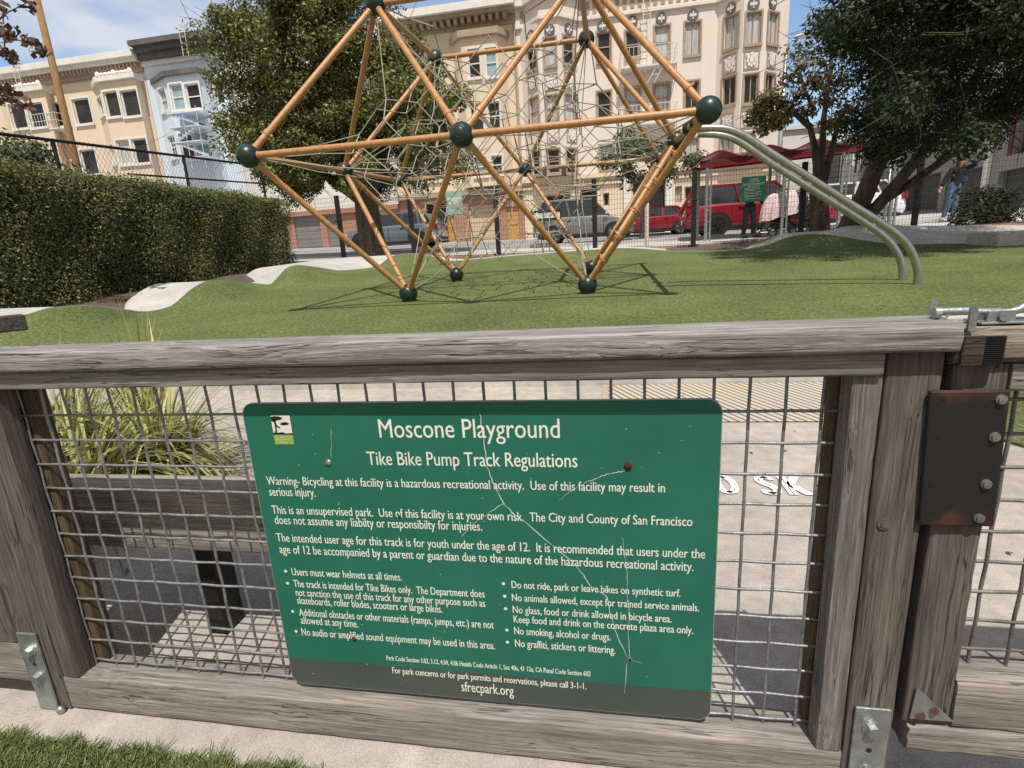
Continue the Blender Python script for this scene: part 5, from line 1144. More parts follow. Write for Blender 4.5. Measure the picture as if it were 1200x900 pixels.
# ================================================================== TREES AND SHRUBS
def limb(mb, p, q, r0, r1, wob=.12, n=6, sag=0.):
    p, q = Vector(p), Vector(q); L = (q - p).length; pts = []; rs = []
    a = Vector((random.gauss(0, 1), random.gauss(0, 1), random.gauss(0, .5))) * wob * L * .5
    for i in range(n + 1):
        t = i / n; pts.append(p.lerp(q, t) + a * math.sin(math.pi * t) + Vector((0, 0, sag * math.sin(math.pi * t))) + Vector((random.gauss(0, 1), random.gauss(0, 1), random.gauss(0, 1))) * wob * L * .05 * (0 < i < n)); rs.append(lerp(r0, r1, t))
    mb.tube(pts, rs, 9 if r0 > .08 else 6, caps=False); return pts
def make_tree(name, base, label, trunks, tips, leafmat, bark, n_leaf, lsize, spread, group=None, up=.4, aspect=.5, trunk_mb=None, cat='tree', flat=.75, tint=(2, 2), twigs=3):
    """trunks: list of (start, end, r0, r1); every tip grows from the nearest trunk point and carries a tuft of leaves"""
    t = thing(name, base, label, cat, group); mb = MB(); anchor = []
    for s_, e_, r0, r1 in trunks:
        pts = limb(mb, s_, e_, r0, r1, .07, 8); anchor += [(p, lerp(r0, r1, i / 8)) for i, p in enumerate(pts) if i >= 3]
    P = []; NN = []
    rg = RNG
    tips = sorted(tips, key=lambda q: min((p_ - Vector(q[0])).length for p_, _ in anchor))
    for tip, k, sp in tips:
        tip = Vector(tip); a, r_ = min(anchor, key=lambda q: (q[0] - tip).length + .35 * abs(q[0].z - tip.z + .5))
        r1_ = max(.010, r_ * .55); lp = limb(mb, a, tip, r1_, r1_ * .5, .16, 6)
        anchor += [(lp[3], r1_ * .75), (tip, r1_ * .5)]
        for _ in range(twigs): limb(mb, a.lerp(tip, random.uniform(.55, .95)), tip + Vector((random.gauss(0, sp), random.gauss(0, sp), random.gauss(0, sp * .8))), .010, .004, .2, 3)
        m_ = int(n_leaf * k); q = rg.normal(size=(m_, 3)); q /= np.linalg.norm(q, axis=1, keepdims=True) + 1e-9
        q *= (rg.uniform(0, 1, (m_, 1)) ** .55) * sp; q[:, 2] *= flat
        P.append(np.array(tip) + q); NN.append(q / (np.linalg.norm(q, axis=1, keepdims=True) + 1e-6))
    tr = mb.build('trunk', bark, t, smooth=True)
    P = np.vstack(P); V, F = leaves(P, lsize, up=up, aspect=aspect, normals=np.vstack(NN))
    raw_mesh('crown', V, F, leafmat, t, tint=rg.beta(*tint, len(P)))
    return t
def ell_tips(c, r, n, sp, shell=.55, cut=None, seed=0, weight=1.0):
    rg = np.random.default_rng(seed); out_ = []
    while len(out_) < n:
        d = rg.normal(size=3); d /= np.linalg.norm(d); s = rg.uniform(shell, 1.0) if rg.uniform() < .8 else rg.uniform(.2, shell); p = np.array(c) + d * np.array(r) * s
        if cut and not cut(p): continue
        out_.append((tuple(p), weight * rg.uniform(.7, 1.3), sp * rg.uniform(.7, 1.35)))
    return out_
# olive green tree left of the climbing frame
TB = at(440, 299, 16); TB.z = street_z(TB.x, 16) - .05
def gap_ok(p): return not ((abs(p[0] + 7.9) < .55 and abs(p[2] - 4.6) < .6))
tips = (ell_tips((-8.2, 16.0, 6.3), (3.1, 2.6, 3.0), 74, .85, .62, seed=1) + ell_tips((-9.6, 15.6, 5.6), (1.6, 1.8, 2.4), 26, .75, .6, seed=2) + ell_tips((-5.4, 15.8, 4.6), (1.9, 2.0, 1.7), 34, .75, .55, seed=3)
        + ell_tips((-9.3, 15.5, 3.6), (1.2, 1.2, .9), 9, .55, .5, seed=4) + ell_tips((-6.4, 15.5, 2.9 + .5), (2.0, 1.4, .55), 14, .5, .5, seed=5) + ell_tips((-8.0, 16, 8.3), (2.6, 2.4, 1.6), 22, .8, .5, seed=6) + ell_tips((-8.3, 15.0, 3.9), (1.8, .8, .8), 20, .55, .5, seed=7) + ell_tips((-6.8, 14.9, 4.6), (1.6, .8, 1.0), 18, .55, .5, seed=8) + ell_tips((-8.0, 14.6, 6.4), (2.6, .9, 2.2), 34, .6, .5, seed=9) + ell_tips((-5.0, 15.6, 5.6), (1.3, 1.4, 1.2), 16, .55, .5, seed=10))
make_tree('olive_green_tree', TB, 'broad olive green street tree with a thick dark trunk left of the climbing frame',
          [(TB, TB + Vector((-.1, 0, 1.9)), .42, .34), (TB + Vector((-.1, 0, 1.8)), (-8.6, 15.6, 5.6), .26, .09), (TB + Vector((0, 0, 1.8)), (-7.6, 16.2, 6.6), .26, .08), (TB + Vector((.05, 0, 1.8)), (-5.6, 15.8, 5.0), .22, .07), (TB + Vector((-.15, 0, 1.6)), (-9.8, 15.8, 4.8), .18, .06)],
          [(a, k, s_ * .80) for a, k, s_ in tips], M['leaf_a'], M['bark'], 640, .052, .8, up=.45, twigs=5)
# dense dark tree at the right
RB = at(975, 286, 12.6); RB.z = street_z(RB.x, 13) - .1
R0 = RB + Vector((.1, 0, 0))
rg = np.random.default_rng(11); tips = []
LOWX = [930, 965, 985, 1010, 1040, 1060, 1085, 1110, 1135, 1158, 1178, 1200, 1240, 1300]; LOWY = [20, 60, 160, 200, 208, 198, 182, 190, 184, 172, 150, 112, 130, 120]
while len(tips) < 330:
    x, y, Y_ = rg.uniform(940, 1300), rg.uniform(-330, 225), rg.uniform(6.9, 11.2)
    if y > np.interp(x, LOWX, LOWY) - 17 or x < np.interp(y, [-330, -100, 20, 100, 225], [1010, 960, 975, 985, 1000]): continue
    tips.append((tuple(at(x, y, Y_)), rg.uniform(.6, 1.3), .42 * Y_ / 9 * rg.uniform(.7, 1.3)))
tips += ell_tips((8.0, 7.0, 4.9), (2.3, 1.9, 1.5), 90, .55, .4, seed=19) + ell_tips((5.9, 7.2, 5.3), (1.7, 1.5, .9), 70, .5, .4, seed=20) + ell_tips((7.4, 8.9, 5.3), (1.6, 1.5, 1.0), 50, .5, .4, seed=22)
make_tree('dark_evergreen_tree', RB, 'dense dark evergreen tree with several leaning trunks overhanging the right of the turf',
          [(R0 + Vector((.05, 0, 0)), (5.75, 12.2, 4.4), .20, .10), (R0 + Vector((.18, 0, .1)), (6.1, 11.9, 4.0), .15, .08), (R0 + Vector((.3, -.05, .2)), (6.6, 11.6, 3.6), .13, .07), (R0 + Vector((.35, -.1, .5)), (7.2, 11.4, 2.9), .09, .05), ((5.75, 12.2, 4.4), (5.8, 9.6, 6.0), .10, .05), ((6.1, 11.9, 4.0), (7.2, 8.6, 4.6), .09, .04), ((6.6, 11.6, 3.6), (5.6, 8.2, 3.9), .08, .03)],
          tips, M['leaf_dk'], M['bark'], 470, .037, .7, up=.3, aspect=.36)
# sparse tree with dry twigs in front of it
SB = at(958, 284, 13.1); SB.z = street_z(SB.x, 13.1) - .1
tips = [(at(x, y, 13.0 + dy), k, s) for x, y, dy, k, s in ((900, 118, 0, 1.5, .34), (888, 136, .2, 1.2, .28), (912, 140, -.2, 1.3, .30), (895, 150, 0, .8, .25), (925, 92, .2, .4, .3), (940, 78, 0, .3, .3), (950, 60, .3, .25, .35), (955, 95, -.3, .5, .3), (936, 112, 0, .5, .28),
        (962, 40, 0, .3, .35), (975, 20, .2, .3, .4), (985, 60, 0, .35, .35), (968, 118, -.2, .5, .3), (945, 132, .1, .4, .25), (980, 95, .2, .6, .4), (965, 75, .4, .3, .4), (992, 130, .3, .6, .4), (930, 60, .3, .15, .3), (958, 22, 0, .2, .3), (976, 146, -.1, .4, .3), (924, 128, .1, .5, .25))]
make_tree('sparse_street_tree', SB, 'half bare street tree with dry yellowing tufts left of the dark evergreen', [(SB, at(958, 222, 13.1), .22, .17), (at(957, 224, 13.1), at(948, 145, 13.0), .10, .05), (at(960, 224, 13.1), at(968, 110, 13.1), .10, .04), (at(959, 236, 13.1), at(986, 130, 13.1), .09, .04), (at(951, 150, 13.0), at(905, 112, 13.0), .065, .03), (at(967, 112, 13.1), at(972, 40, 13.2), .06, .02), (at(955, 130, 13), at(938, 85, 13.1), .05, .02)],
          tips, M['leaf_sp'], M['bark'], 300, .055, .3, up=.5, twigs=7)
# small tree in front of the pink building
KB = at(752, 262, 24.5); KB.z = street_z(KB.x, 24.5)
tips = ell_tips(tuple(at(764, 188, 24.5)), (1.9, 1.5, 1.15), 34, .55, .5, seed=21)
make_tree('round_street_tree', KB, 'small round street tree in front of the pink building entrance', [(KB, at(756, 205, 24.5), .11, .07)], tips, M['leaf_b'], M['bark_gy'], 110, .10, .5)
# ginkgo branch reaching in from the left
GB = Vector((-9.4, 5.2, .6))
tp = [(at(x, y, 5.0 + dy), k, s) for x, y, dy, k, s in ((30, 3, 0, .5, .10), (38, 9, .1, .4, .07), (8, 10, 0, .4, .10), (5, 40, .1, .8, .12), (16, 44, 0, .7, .10), (22, 40, .1, .6, .08), (33, 48, 0, .7, .09), (42, 53, .1, .7, .08), (50, 58, 0, .5, .08), (44, 62, .1, .6, .07), (55, 62, 0, .3, .05), (8, 62, 0, .5, .08), (14, 72, .1, .6, .07),
      (17, 66, 0, .4, .06), (4, 104, 0, .9, .12), (14, 110, .1, .9, .12), (24, 120, 0, .7, .09), (30, 126, .1, .5, .07), (8, 118, 0, .6, .1), (-10, 30, 0, 1, .2), (-15, 100, 0, 1, .2), (-20, 60, 0, 1, .2))]
make_tree('ginkgo_tree', GB, 'brown leaved branches of a withering tree reaching in at the upper left corner', [(GB, GB + Vector((.3, 0, 3.2)), .12, .09), (GB + Vector((.2, 0, 2.0)), at(-12, 108, 5.0), .05, .012), (GB + Vector((.25, 0, 2.6)), at(-12, 38, 5.0), .05, .014), (at(-12, 38, 5.0), at(45, 56, 5.0), .012, .005), (at(-12, 108, 5.0), at(22, 118, 5.0), .012, .005), (at(-12, 38, 5.0), at(30, 4, 5.0), .010, .004)],
          tp, M['leaf_dry'], M['bark'], 18, .034, .1, up=-.4, aspect=.8, twigs=1)
# clipped hedge along the left
def hedge_surf():
    X = -6.65; P = []; Nn = []
    ya, yb = 3.2, 11.0
    def top(y): return lerp(at(-20, 183, 0).z if False else CAMZ + 1.32, CAMZ + 1.38, (y - ya) / (yb - ya))
    n = 62000
    y = RNG.uniform(ya, yb, n); zb_ = np.array([turf_z(X, a) - .12 for a in y]); zt = np.array([top(a) for a in y]); z = zb_ + (zt - zb_) * RNG.uniform(0, 1, n)
    d = RNG.normal(0, .045, n) + .05 * np.sin(y * 2.3 + z * 3.1) + .04 * np.sin(y * 6.1 - z * 4.); rnd = np.clip((z - zt + .22) / .22, 0, 1) ** 2 * .2
    P.append(np.column_stack([X + d - rnd, y, z])); Nn.append(np.tile([1., -.1, .2], (n, 1)))
    n = 24000; y = RNG.uniform(ya, yb, n); x = RNG.uniform(X - 1.5, X, n); zt = np.array([top(a) for a in y]); P.append(np.column_stack([x, y, zt + RNG.normal(0, .035, n) + .03 * np.sin(y * 3 + x * 4) - np.clip((x - X + .25) / .25, 0, 1) ** 2 * .15])); Nn.append(np.tile([.1, 0, 1.], (n, 1)))
    n = 15000; x = RNG.uniform(X - 1.5, X, n); zb_ = turf_z(X, yb) - .1; zt = top(yb); z = RNG.uniform(zb_, zt, n); th = np.clip((x - X + .35) / .35, 0, 1) ** 2 * .3
    P.append(np.column_stack([x, yb - th + RNG.normal(0, .05, n) + .05 * np.sin(z * 5), z])); Nn.append(np.tile([.3, 1, .1], (n, 1)))
    n = 2600; y = RNG.uniform(ya, yb, n); y = y[(np.sin(y * 5.3) + np.sin(y * 13.1) + RNG.normal(0, .6, n)) > .5]; n = len(y); x = RNG.uniform(X - 1.2, X - .05, n); zt = np.array([top(a) for a in y]); P.append(np.column_stack([x, y, zt + RNG.exponential(.045, n)])); Nn.append(np.tile([.1, 0, .4], (n, 1)))
    return np.vstack(P), np.vstack(Nn), X, ya, yb, top
P, Nn, X, ya, yb, top = hedge_surf()
hd = thing('clipped_hedge', (X - .7, 7, turf_z(X, 7) - .1), 'long clipped dark green hedge along the left edge of the turf', 'hedge')
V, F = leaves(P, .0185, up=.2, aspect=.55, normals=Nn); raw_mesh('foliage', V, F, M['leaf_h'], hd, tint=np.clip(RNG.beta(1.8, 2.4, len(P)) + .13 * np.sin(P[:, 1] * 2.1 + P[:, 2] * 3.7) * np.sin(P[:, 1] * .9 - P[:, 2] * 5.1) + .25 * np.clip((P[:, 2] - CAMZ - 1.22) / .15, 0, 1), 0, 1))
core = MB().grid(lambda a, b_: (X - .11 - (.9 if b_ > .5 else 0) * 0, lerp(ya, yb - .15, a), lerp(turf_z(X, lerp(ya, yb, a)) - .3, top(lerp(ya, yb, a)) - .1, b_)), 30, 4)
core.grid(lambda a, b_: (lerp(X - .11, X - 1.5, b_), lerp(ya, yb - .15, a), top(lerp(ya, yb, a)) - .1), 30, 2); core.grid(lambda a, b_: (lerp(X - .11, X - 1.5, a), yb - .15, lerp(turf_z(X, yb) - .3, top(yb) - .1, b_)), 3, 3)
core.build('shaded_core', plain('hedge_shade_twigs', (.018, .018, .009), .9), hd)  # dark sheets behind the leaves, the hedge's inner shade put into their colour
# pale bush behind the hedge
def bush(name, c, r, n, ls, mat, label, seed, ntips=26, nl=200, sp=.4, cat='bush', group=None):
    tips = ell_tips(c, r, ntips, sp, .45, seed=seed, cut=lambda p: p[2] > c[2] - r[2] * .9)
    base = Vector((c[0], c[1], c[2] - r[2])); return make_tree(name, base, label, [(base + Vector((-.1, 0, -.2)), (c[0] - r[0] * .3, c[1], c[2]), .05, .03), (base + Vector((.1, 0, -.2)), (c[0] + r[0] * .3, c[1], c[2]), .05, .03)], tips, mat, M['bark'], nl, ls, sp, cat=cat, group=group)
bc = at(62, 192, 9.5); bush('pale_shrub', tuple(bc + Vector((-1.0, 0, -.1))), (1.5, .7, .62), 0, .05, M['leaf_b'], 'pale leaved shrub growing behind the hedge below the beige house', 31, 40, 190, .38)
bc = at(1157, 245, 14.2); bush('dark_shrub', tuple(bc + Vector((0, 0, .02))), (.75, .5, .55), 0, .045, M['leaf_dk'], 'dark shrub beside the walking person in front of the grey garages', 32, 26, 120, .30)
bc = at(925, 232, 15.5)
bush('low_shrub', tuple(at(930, 236, 18.0)), (.7, .4, .5), 0, .05, M['leaf_b'], 'small green shrub behind the slide rails next to the shelter post', 33, 16, 110, .28)
# dry weeds at the foot of the hedge and of the security fence
def weeds(px, py, Y, n, h, label, seed):
    rg = np.random.default_rng(seed); c = at(px, py, Y); V = []; F = []; T = []
    for i in range(n):
        b_ = np.array(c) + np.array([rg.normal(0, .12), rg.normal(0, .06), -.05]); d = rg.normal(0, .35, 3); d[2] = 1; tip = b_ + d * h * rg.uniform(.5, 1.2); s_ = np.array([rg.normal(0, 1), rg.normal(0, 1), 0]); s_ /= np.linalg.norm(s_); s_ *= .006; k = len(V)
        V += [b_ - s_, b_ + s_, tip + s_ * .3, tip - s_ * .3]; F.append([k, k + 1, k + 2, k + 3]); T.append(rg.uniform())
    o = raw_mesh('dry_weeds', V, F, M['leaf_dry'], None, tint=T); tag(o, label, 'weeds')
weeds(133, 360, 5.9, 70, .22, 'tuft of dry weeds at the foot of the hedge beside the pale ramp', 1)
weeds(880, 287, 13.0, 60, .25, 'dry yellow weeds at the foot of the security fence below the far green sign', 2)
weeds(798, 290, 12.95, 60, .14, 'dark tuft on the mulch left of the shelter post', 3)
# ================================================================== STREET SIDE: FENCES, SIGNS, POLES, SHELTER
sf = thing('security_fence', (1, 13, street_z(1, 13)), 'tall dark wire security fence with black posts between the turf and the street', 'fence')
FXS = [-8.75, -6.50, -4.62, -2.49, -.185, 2.015, 4.27, 6.50, 8.72, 10.95, 13.2]
FTOP = {i: CAMZ + 1.5 for i in range(11)}
def ftop(x): return CAMZ + 1.50 + (.10 if x < -4 else 0) + .03 * max(0, x - 5)
for i, x in enumerate(FXS):
    zb_ = street_z(x, 13); o = MB(); o.box(x - .055, x + .055, 12.94, 13.0, zb_ - .2, ftop(x)); o.box(x - .11, x + .11, 12.90, 13.05, zb_ + .02, zb_ + .05); o.box(x - .13, x + .13, 12.93, 12.94, ftop(x) - .62, ftop(x) - .60)
    bevel(o.build('post', M['black_steel'], sf), .004)
wf = MB(); x = FXS[0]
while x < FXS[-1]:
    zb_ = street_z(x, 13) + .06; wf.tube([(x, 13.015, zb_), (x, 13.015, ftop(x) - .02)], .0023, 4, caps=False); x += .064
for k in range(15):
    wf.tube([(xx, 13.019, lerp(street_z(xx, 13) + .08, ftop(xx) - .04, k / 14)) for xx in np.linspace(FXS[0], FXS[-1], 24)], .0028, 4, caps=False)
wf.build('wire_panel', M['black_steel'], sf)
cf = thing('chain_link_fence', (-8.4, 9, 1.2), 'black chain link fence with spiky top rail above the hedge at the left', 'fence')
def ctop(y): return CAMZ + 2.04 + (y - 6.86) * .066
CY0, CY1 = 4.5, 13.0
MB().tube([(-8.4, y, ctop(y)) for y in np.linspace(CY0, CY1, 8)], .024, 8).build('top_rail', M['black_steel'], cf, smooth=True)
for y in (6.0, 7.62, 10.35, 12.95):
    MB().tube([(-8.4, y, turf_z(-8.4, min(y, 12)) - .2), (-8.4, y, ctop(y) + .02)], .030, 10).build('post', M['black_steel'], cf, smooth=True, auto=40)
MB().tube([(-8.4, y, ctop(y) - .42) for y in np.linspace(8.9, CY1, 6)], .018, 8).build('middle_rail', M['black_steel'], cf, smooth=True)
cl = MB(); hgt_ = 1.35; st_ = .085; k = CY0
while k < CY1:
    for s_ in (1, -1):
        ya_ = k; yb_ = k + s_ * hgt_ * .62
        cl.tube([(-8.39, ya_, ctop(ya_) + .03), (-8.39, yb_, ctop(ya_) - hgt_)], .0026, 4, caps=False)
    k += st_
cl.build('chain_link_mesh', M['black_steel'], cf)
# wooden utility pole
p0, p1 = at(91, 200, 12.2), at(41, -6, 12.2)
up = thing('utility_pole', (p0.x, 12.2, 1.0), 'tan wooden utility pole rising behind the hedge in front of the beige house', 'pole')
MB().tube([(p0.x, 12.2, .8), (p0.x + .02, 12.2, 4.), ((p0.x + p1.x) / 2, 12.2, 9.5)], [.085, .08, .07], 14).build('shaft', M['poleW'], up, smooth=True)
# street lamp beside the pink building
p = at(917, 120, 27.5)
sl_ = thing('street_lamp', (p.x, 27.5, street_z(p.x, 27.5)), 'slender grey street lamp with curved arm at the corner of the pink building', 'street lamp')
a1, a2 = at(918, 62, 27.5), at(934, 44, 27.5)
MB().tube([(p.x, 27.5, street_z(p.x, 27.5)), (p.x, 27.5, 4), (p.x + .02, 27.5, a1.z)], [.14, .11, .08], 12).build('pole', M['galv'], sl_, smooth=True)
MB().tube([(p.x + .02, 27.5, a1.z - .02), (p.x + .18, 27.5, a1.z + .45), (p.x + .45, 27.5, a2.z - .1), tuple(a2)], .045, 8).build('arm', M['galv'], sl_, smooth=True)
MB().sphere(tuple(a2 + Vector((.25, 0, .03))), .36, .16, .11, 14, 8).build('lamp_head', M['offwhite'], sl_, smooth=True)
# bus shelter with wavy red roof
SY0, SY1 = 15.6, 16.9
sh = thing('bus_shelter', (5, 16.2, street_z(5, 16.2)), 'transit shelter with wavy red roof and steel posts in front of the red car', 'bus shelter')
xa_, xb_ = at(820, 192, SY0).x, at(1062, 160, SY0).x; za_, zb_ = at(820, 190, SY0).z, at(1060, 163, SY0).z
def roofz(x): t = (x - xa_) / (xb_ - xa_); return lerp(za_, zb_, t) + .10 + .085 * math.sin((x - xa_) * 2 * math.pi / 1.18 - .9)
ro = MB(); n_ = 90
for i in range(n_ + 1):
    x = lerp(xa_, xb_, i / n_)
    for y in (SY0 - .12, SY1 + .1): ro.v += [(x, y, roofz(x)), (x, y, roofz(x) + .035)]
for i in range(n_):
    a = i * 4; b_ = a + 4
    for f in ((a, a + 2, b_ + 2, b_), (a + 1, b_ + 1, b_ + 3, a + 3), (a, b_, b_ + 1, a + 1), (a + 2, a + 3, b_ + 3, b_ + 2)): ro.f.append(list(f)); ro.mi.append(0)
ro.build('wavy_roof', M['canopy'], sh, smooth=True, auto=50)
be = MB()
for y in (SY0, SY1): be.bar((xa_, y, za_ - .02), (xb_, y, zb_ - .02), .10, .08)
be.build('roof_beam', plain('dark_red_steel', (.085, .02, .022), .5), sh)
be = MB(); be.bar((xa_, SY0 - .03, za_ - .11), (xb_, SY0 - .03, zb_ - .11), .03, .10); be.build('fascia', M['canopy'], sh)
for px_ in (828, 918, 985, 1045):
    x = at(px_, 230, SY0).x; g_ = street_z(x, SY0); t = (x - xa_) / (xb_ - xa_)
    o = MB(); o.box(x - .035, x + .035, SY0 - .04, SY0 + .04, g_, lerp(za_, zb_, t) - .055); o.box(x + .09, x + .13, SY0 - .02, SY0 + .02, g_, lerp(za_, zb_, t) - .055)
    for k in range(7): o.box(x + .036, x + .089, SY0 - .01, SY0 + .01, g_ + .2 + k * .3, g_ + .24 + k * .3)
    o.build('post', M['galv'], sh)
    MB().box(x - .035, x + .035, SY1 - .04, SY1 + .04, street_z(x, SY1), lerp(za_, zb_, t) - .055).build('post', M['galv'], sh)
# park signs on the security fence
def fence_sign(px0, py0, px1, py1, mat, name, label, rows):
    Y = 12.92; a, b_ = at(px0, (py0 + py1) / 2, Y), at(px1, (py0 + py1) / 2, Y); z1, z0 = at((px0 + px1) / 2, py0, Y).z, at((px0 + px1) / 2, py1, Y).z
    t = thing(name, ((a.x + b_.x) / 2, Y, z0), label, 'sign'); bevel(MB().box(a.x, b_.x, Y, Y + .015, z0, z1).build('panel', mat, t), .004)
    mk = MB(); W_ = b_.x - a.x; H_ = z1 - z0; r_ = random.Random(4)
    for v, u0, u1, th in rows: mk.box(a.x + W_ * u0, a.x + W_ * u1, Y - .003, Y - .001, z0 + H_ * v, z0 + H_ * (v + th))
    mk.build('printed_lines', M['letters'], t)
rows = [(.86, .36, .66, .045), (.79, .30, .72, .035), (.70, .06, .95, .03), (.655, .06, .9, .022), (.60, .25, .75, .022), (.54, .12, .72, .022), (.49, .12, .80, .022), (.44, .12, .55, .022), (.37, .12, .85, .022), (.32, .12, .70, .022), (.25, .15, .86, .022), (.20, .15, .6, .022), (.12, .2, .8, .02)]
fence_sign(868.5, 206.5, 897.5, 236.5, M['sign_far'], 'park_rules_sign', 'small green park sign with pale print on the far fence by the stroller', rows)
fence_sign(523, 224.5, 542, 251.5, M['sign_pale'], 'notice_sign', 'faded pale green notice on the far fence seen through the rope net', rows[2:8])
# one way sign on its post
ow = at(640, 252.5, 17.0); owt = thing('one_way_sign', (ow.x, 17.0, street_z(ow.x, 17)), 'black and white one way sign on a thin post before the silver car', 'street sign')
MB().tube([(ow.x - .30, 17.03, street_z(ow.x, 17)), (ow.x - .30, 17.03, ow.z + .25)], .025, 10).build('post', M['galv'], owt, smooth=True)
MB().box(ow.x - .48, ow.x + .46, 16.99, 17.0, ow.z - .16, ow.z + .16).build('panel', M['black'], owt)
ar = MB(); y_ = 16.987
ar.prism([(ow.x - .44, y_, ow.z), (ow.x - .26, y_, ow.z - .12), (ow.x - .26, y_, ow.z - .075), (ow.x + .42, y_, ow.z - .075), (ow.x + .42, y_, ow.z + .075), (ow.x - .26, y_, ow.z + .075), (ow.x - .26, y_, ow.z + .12)], (0, .002, 0)); fixn(ar.build('arrow', M['white_paint'], owt))
tl = MB(); put_text(tl, 'ONE WAY', (ow.x - .24, y_ - .002, ow.z - .05), (ow.x + .38, y_ - .002, ow.z - .05), (0, 0, 1), .10); tl.build('lettering', M['black'], owt)
# white marker post and parking sign pole
p = at(758, 291, 13.4); mpo = MB(); mpo.tube([(p.x, 13.4, street_z(p.x, 13.4)), (p.x, 13.4, at(758, 240, 13.4).z)], .05, 12); mpo.sphere((p.x, 13.4, at(758, 240, 13.4).z), .05, nu=12, nv=6)
tag(mpo.build('marker_post', M['pink'], None, smooth=True, auto=50), 'pale marker post behind the security fence right of the twin tubes', 'post')
p = at(1001, 215, 16.4); pp = thing('parking_sign', (p.x, 16.4, street_z(p.x, 16.4)), 'white parking plate on a thin pole between the dark tree trunks', 'street sign')
MB().tube([(p.x, 16.4, street_z(p.x, 16.4)), (p.x, 16.4, at(1001, 180, 16.4).z)], .03, 10).build('post', M['galv'], pp, smooth=True)
MB().box(p.x - .10, p.x + .12, 16.35, 16.365, at(1001, 213, 16.4).z, at(1001, 203, 16.4).z).build('panel', M['white'], pp)
p = at(1040, 230, 16.6); bp_ = MB().tube([(p.x, 16.6, street_z(p.x, 16.6)), (p.x, 16.6, at(1043, 188, 16.6).z)], .03, 10); tag(bp_.build('sign_pole', M['galv'], None, smooth=True), 'bare thin grey pole on the sidewalk left of the walking person', 'pole')
# concrete block at the right edge
c0_, c1_ = at(1171, 272, 8.6), at(1171, 309, 8.6)
blk = MB().box(c0_.x, c0_.x + 2.2, 8.6, 9.3, c1_.z - .1, c0_.z).build('concrete_block', M['conc_lt'], None); bevel(blk, .02); tag(blk, 'grey concrete seat block at the right edge of the turf', 'block')

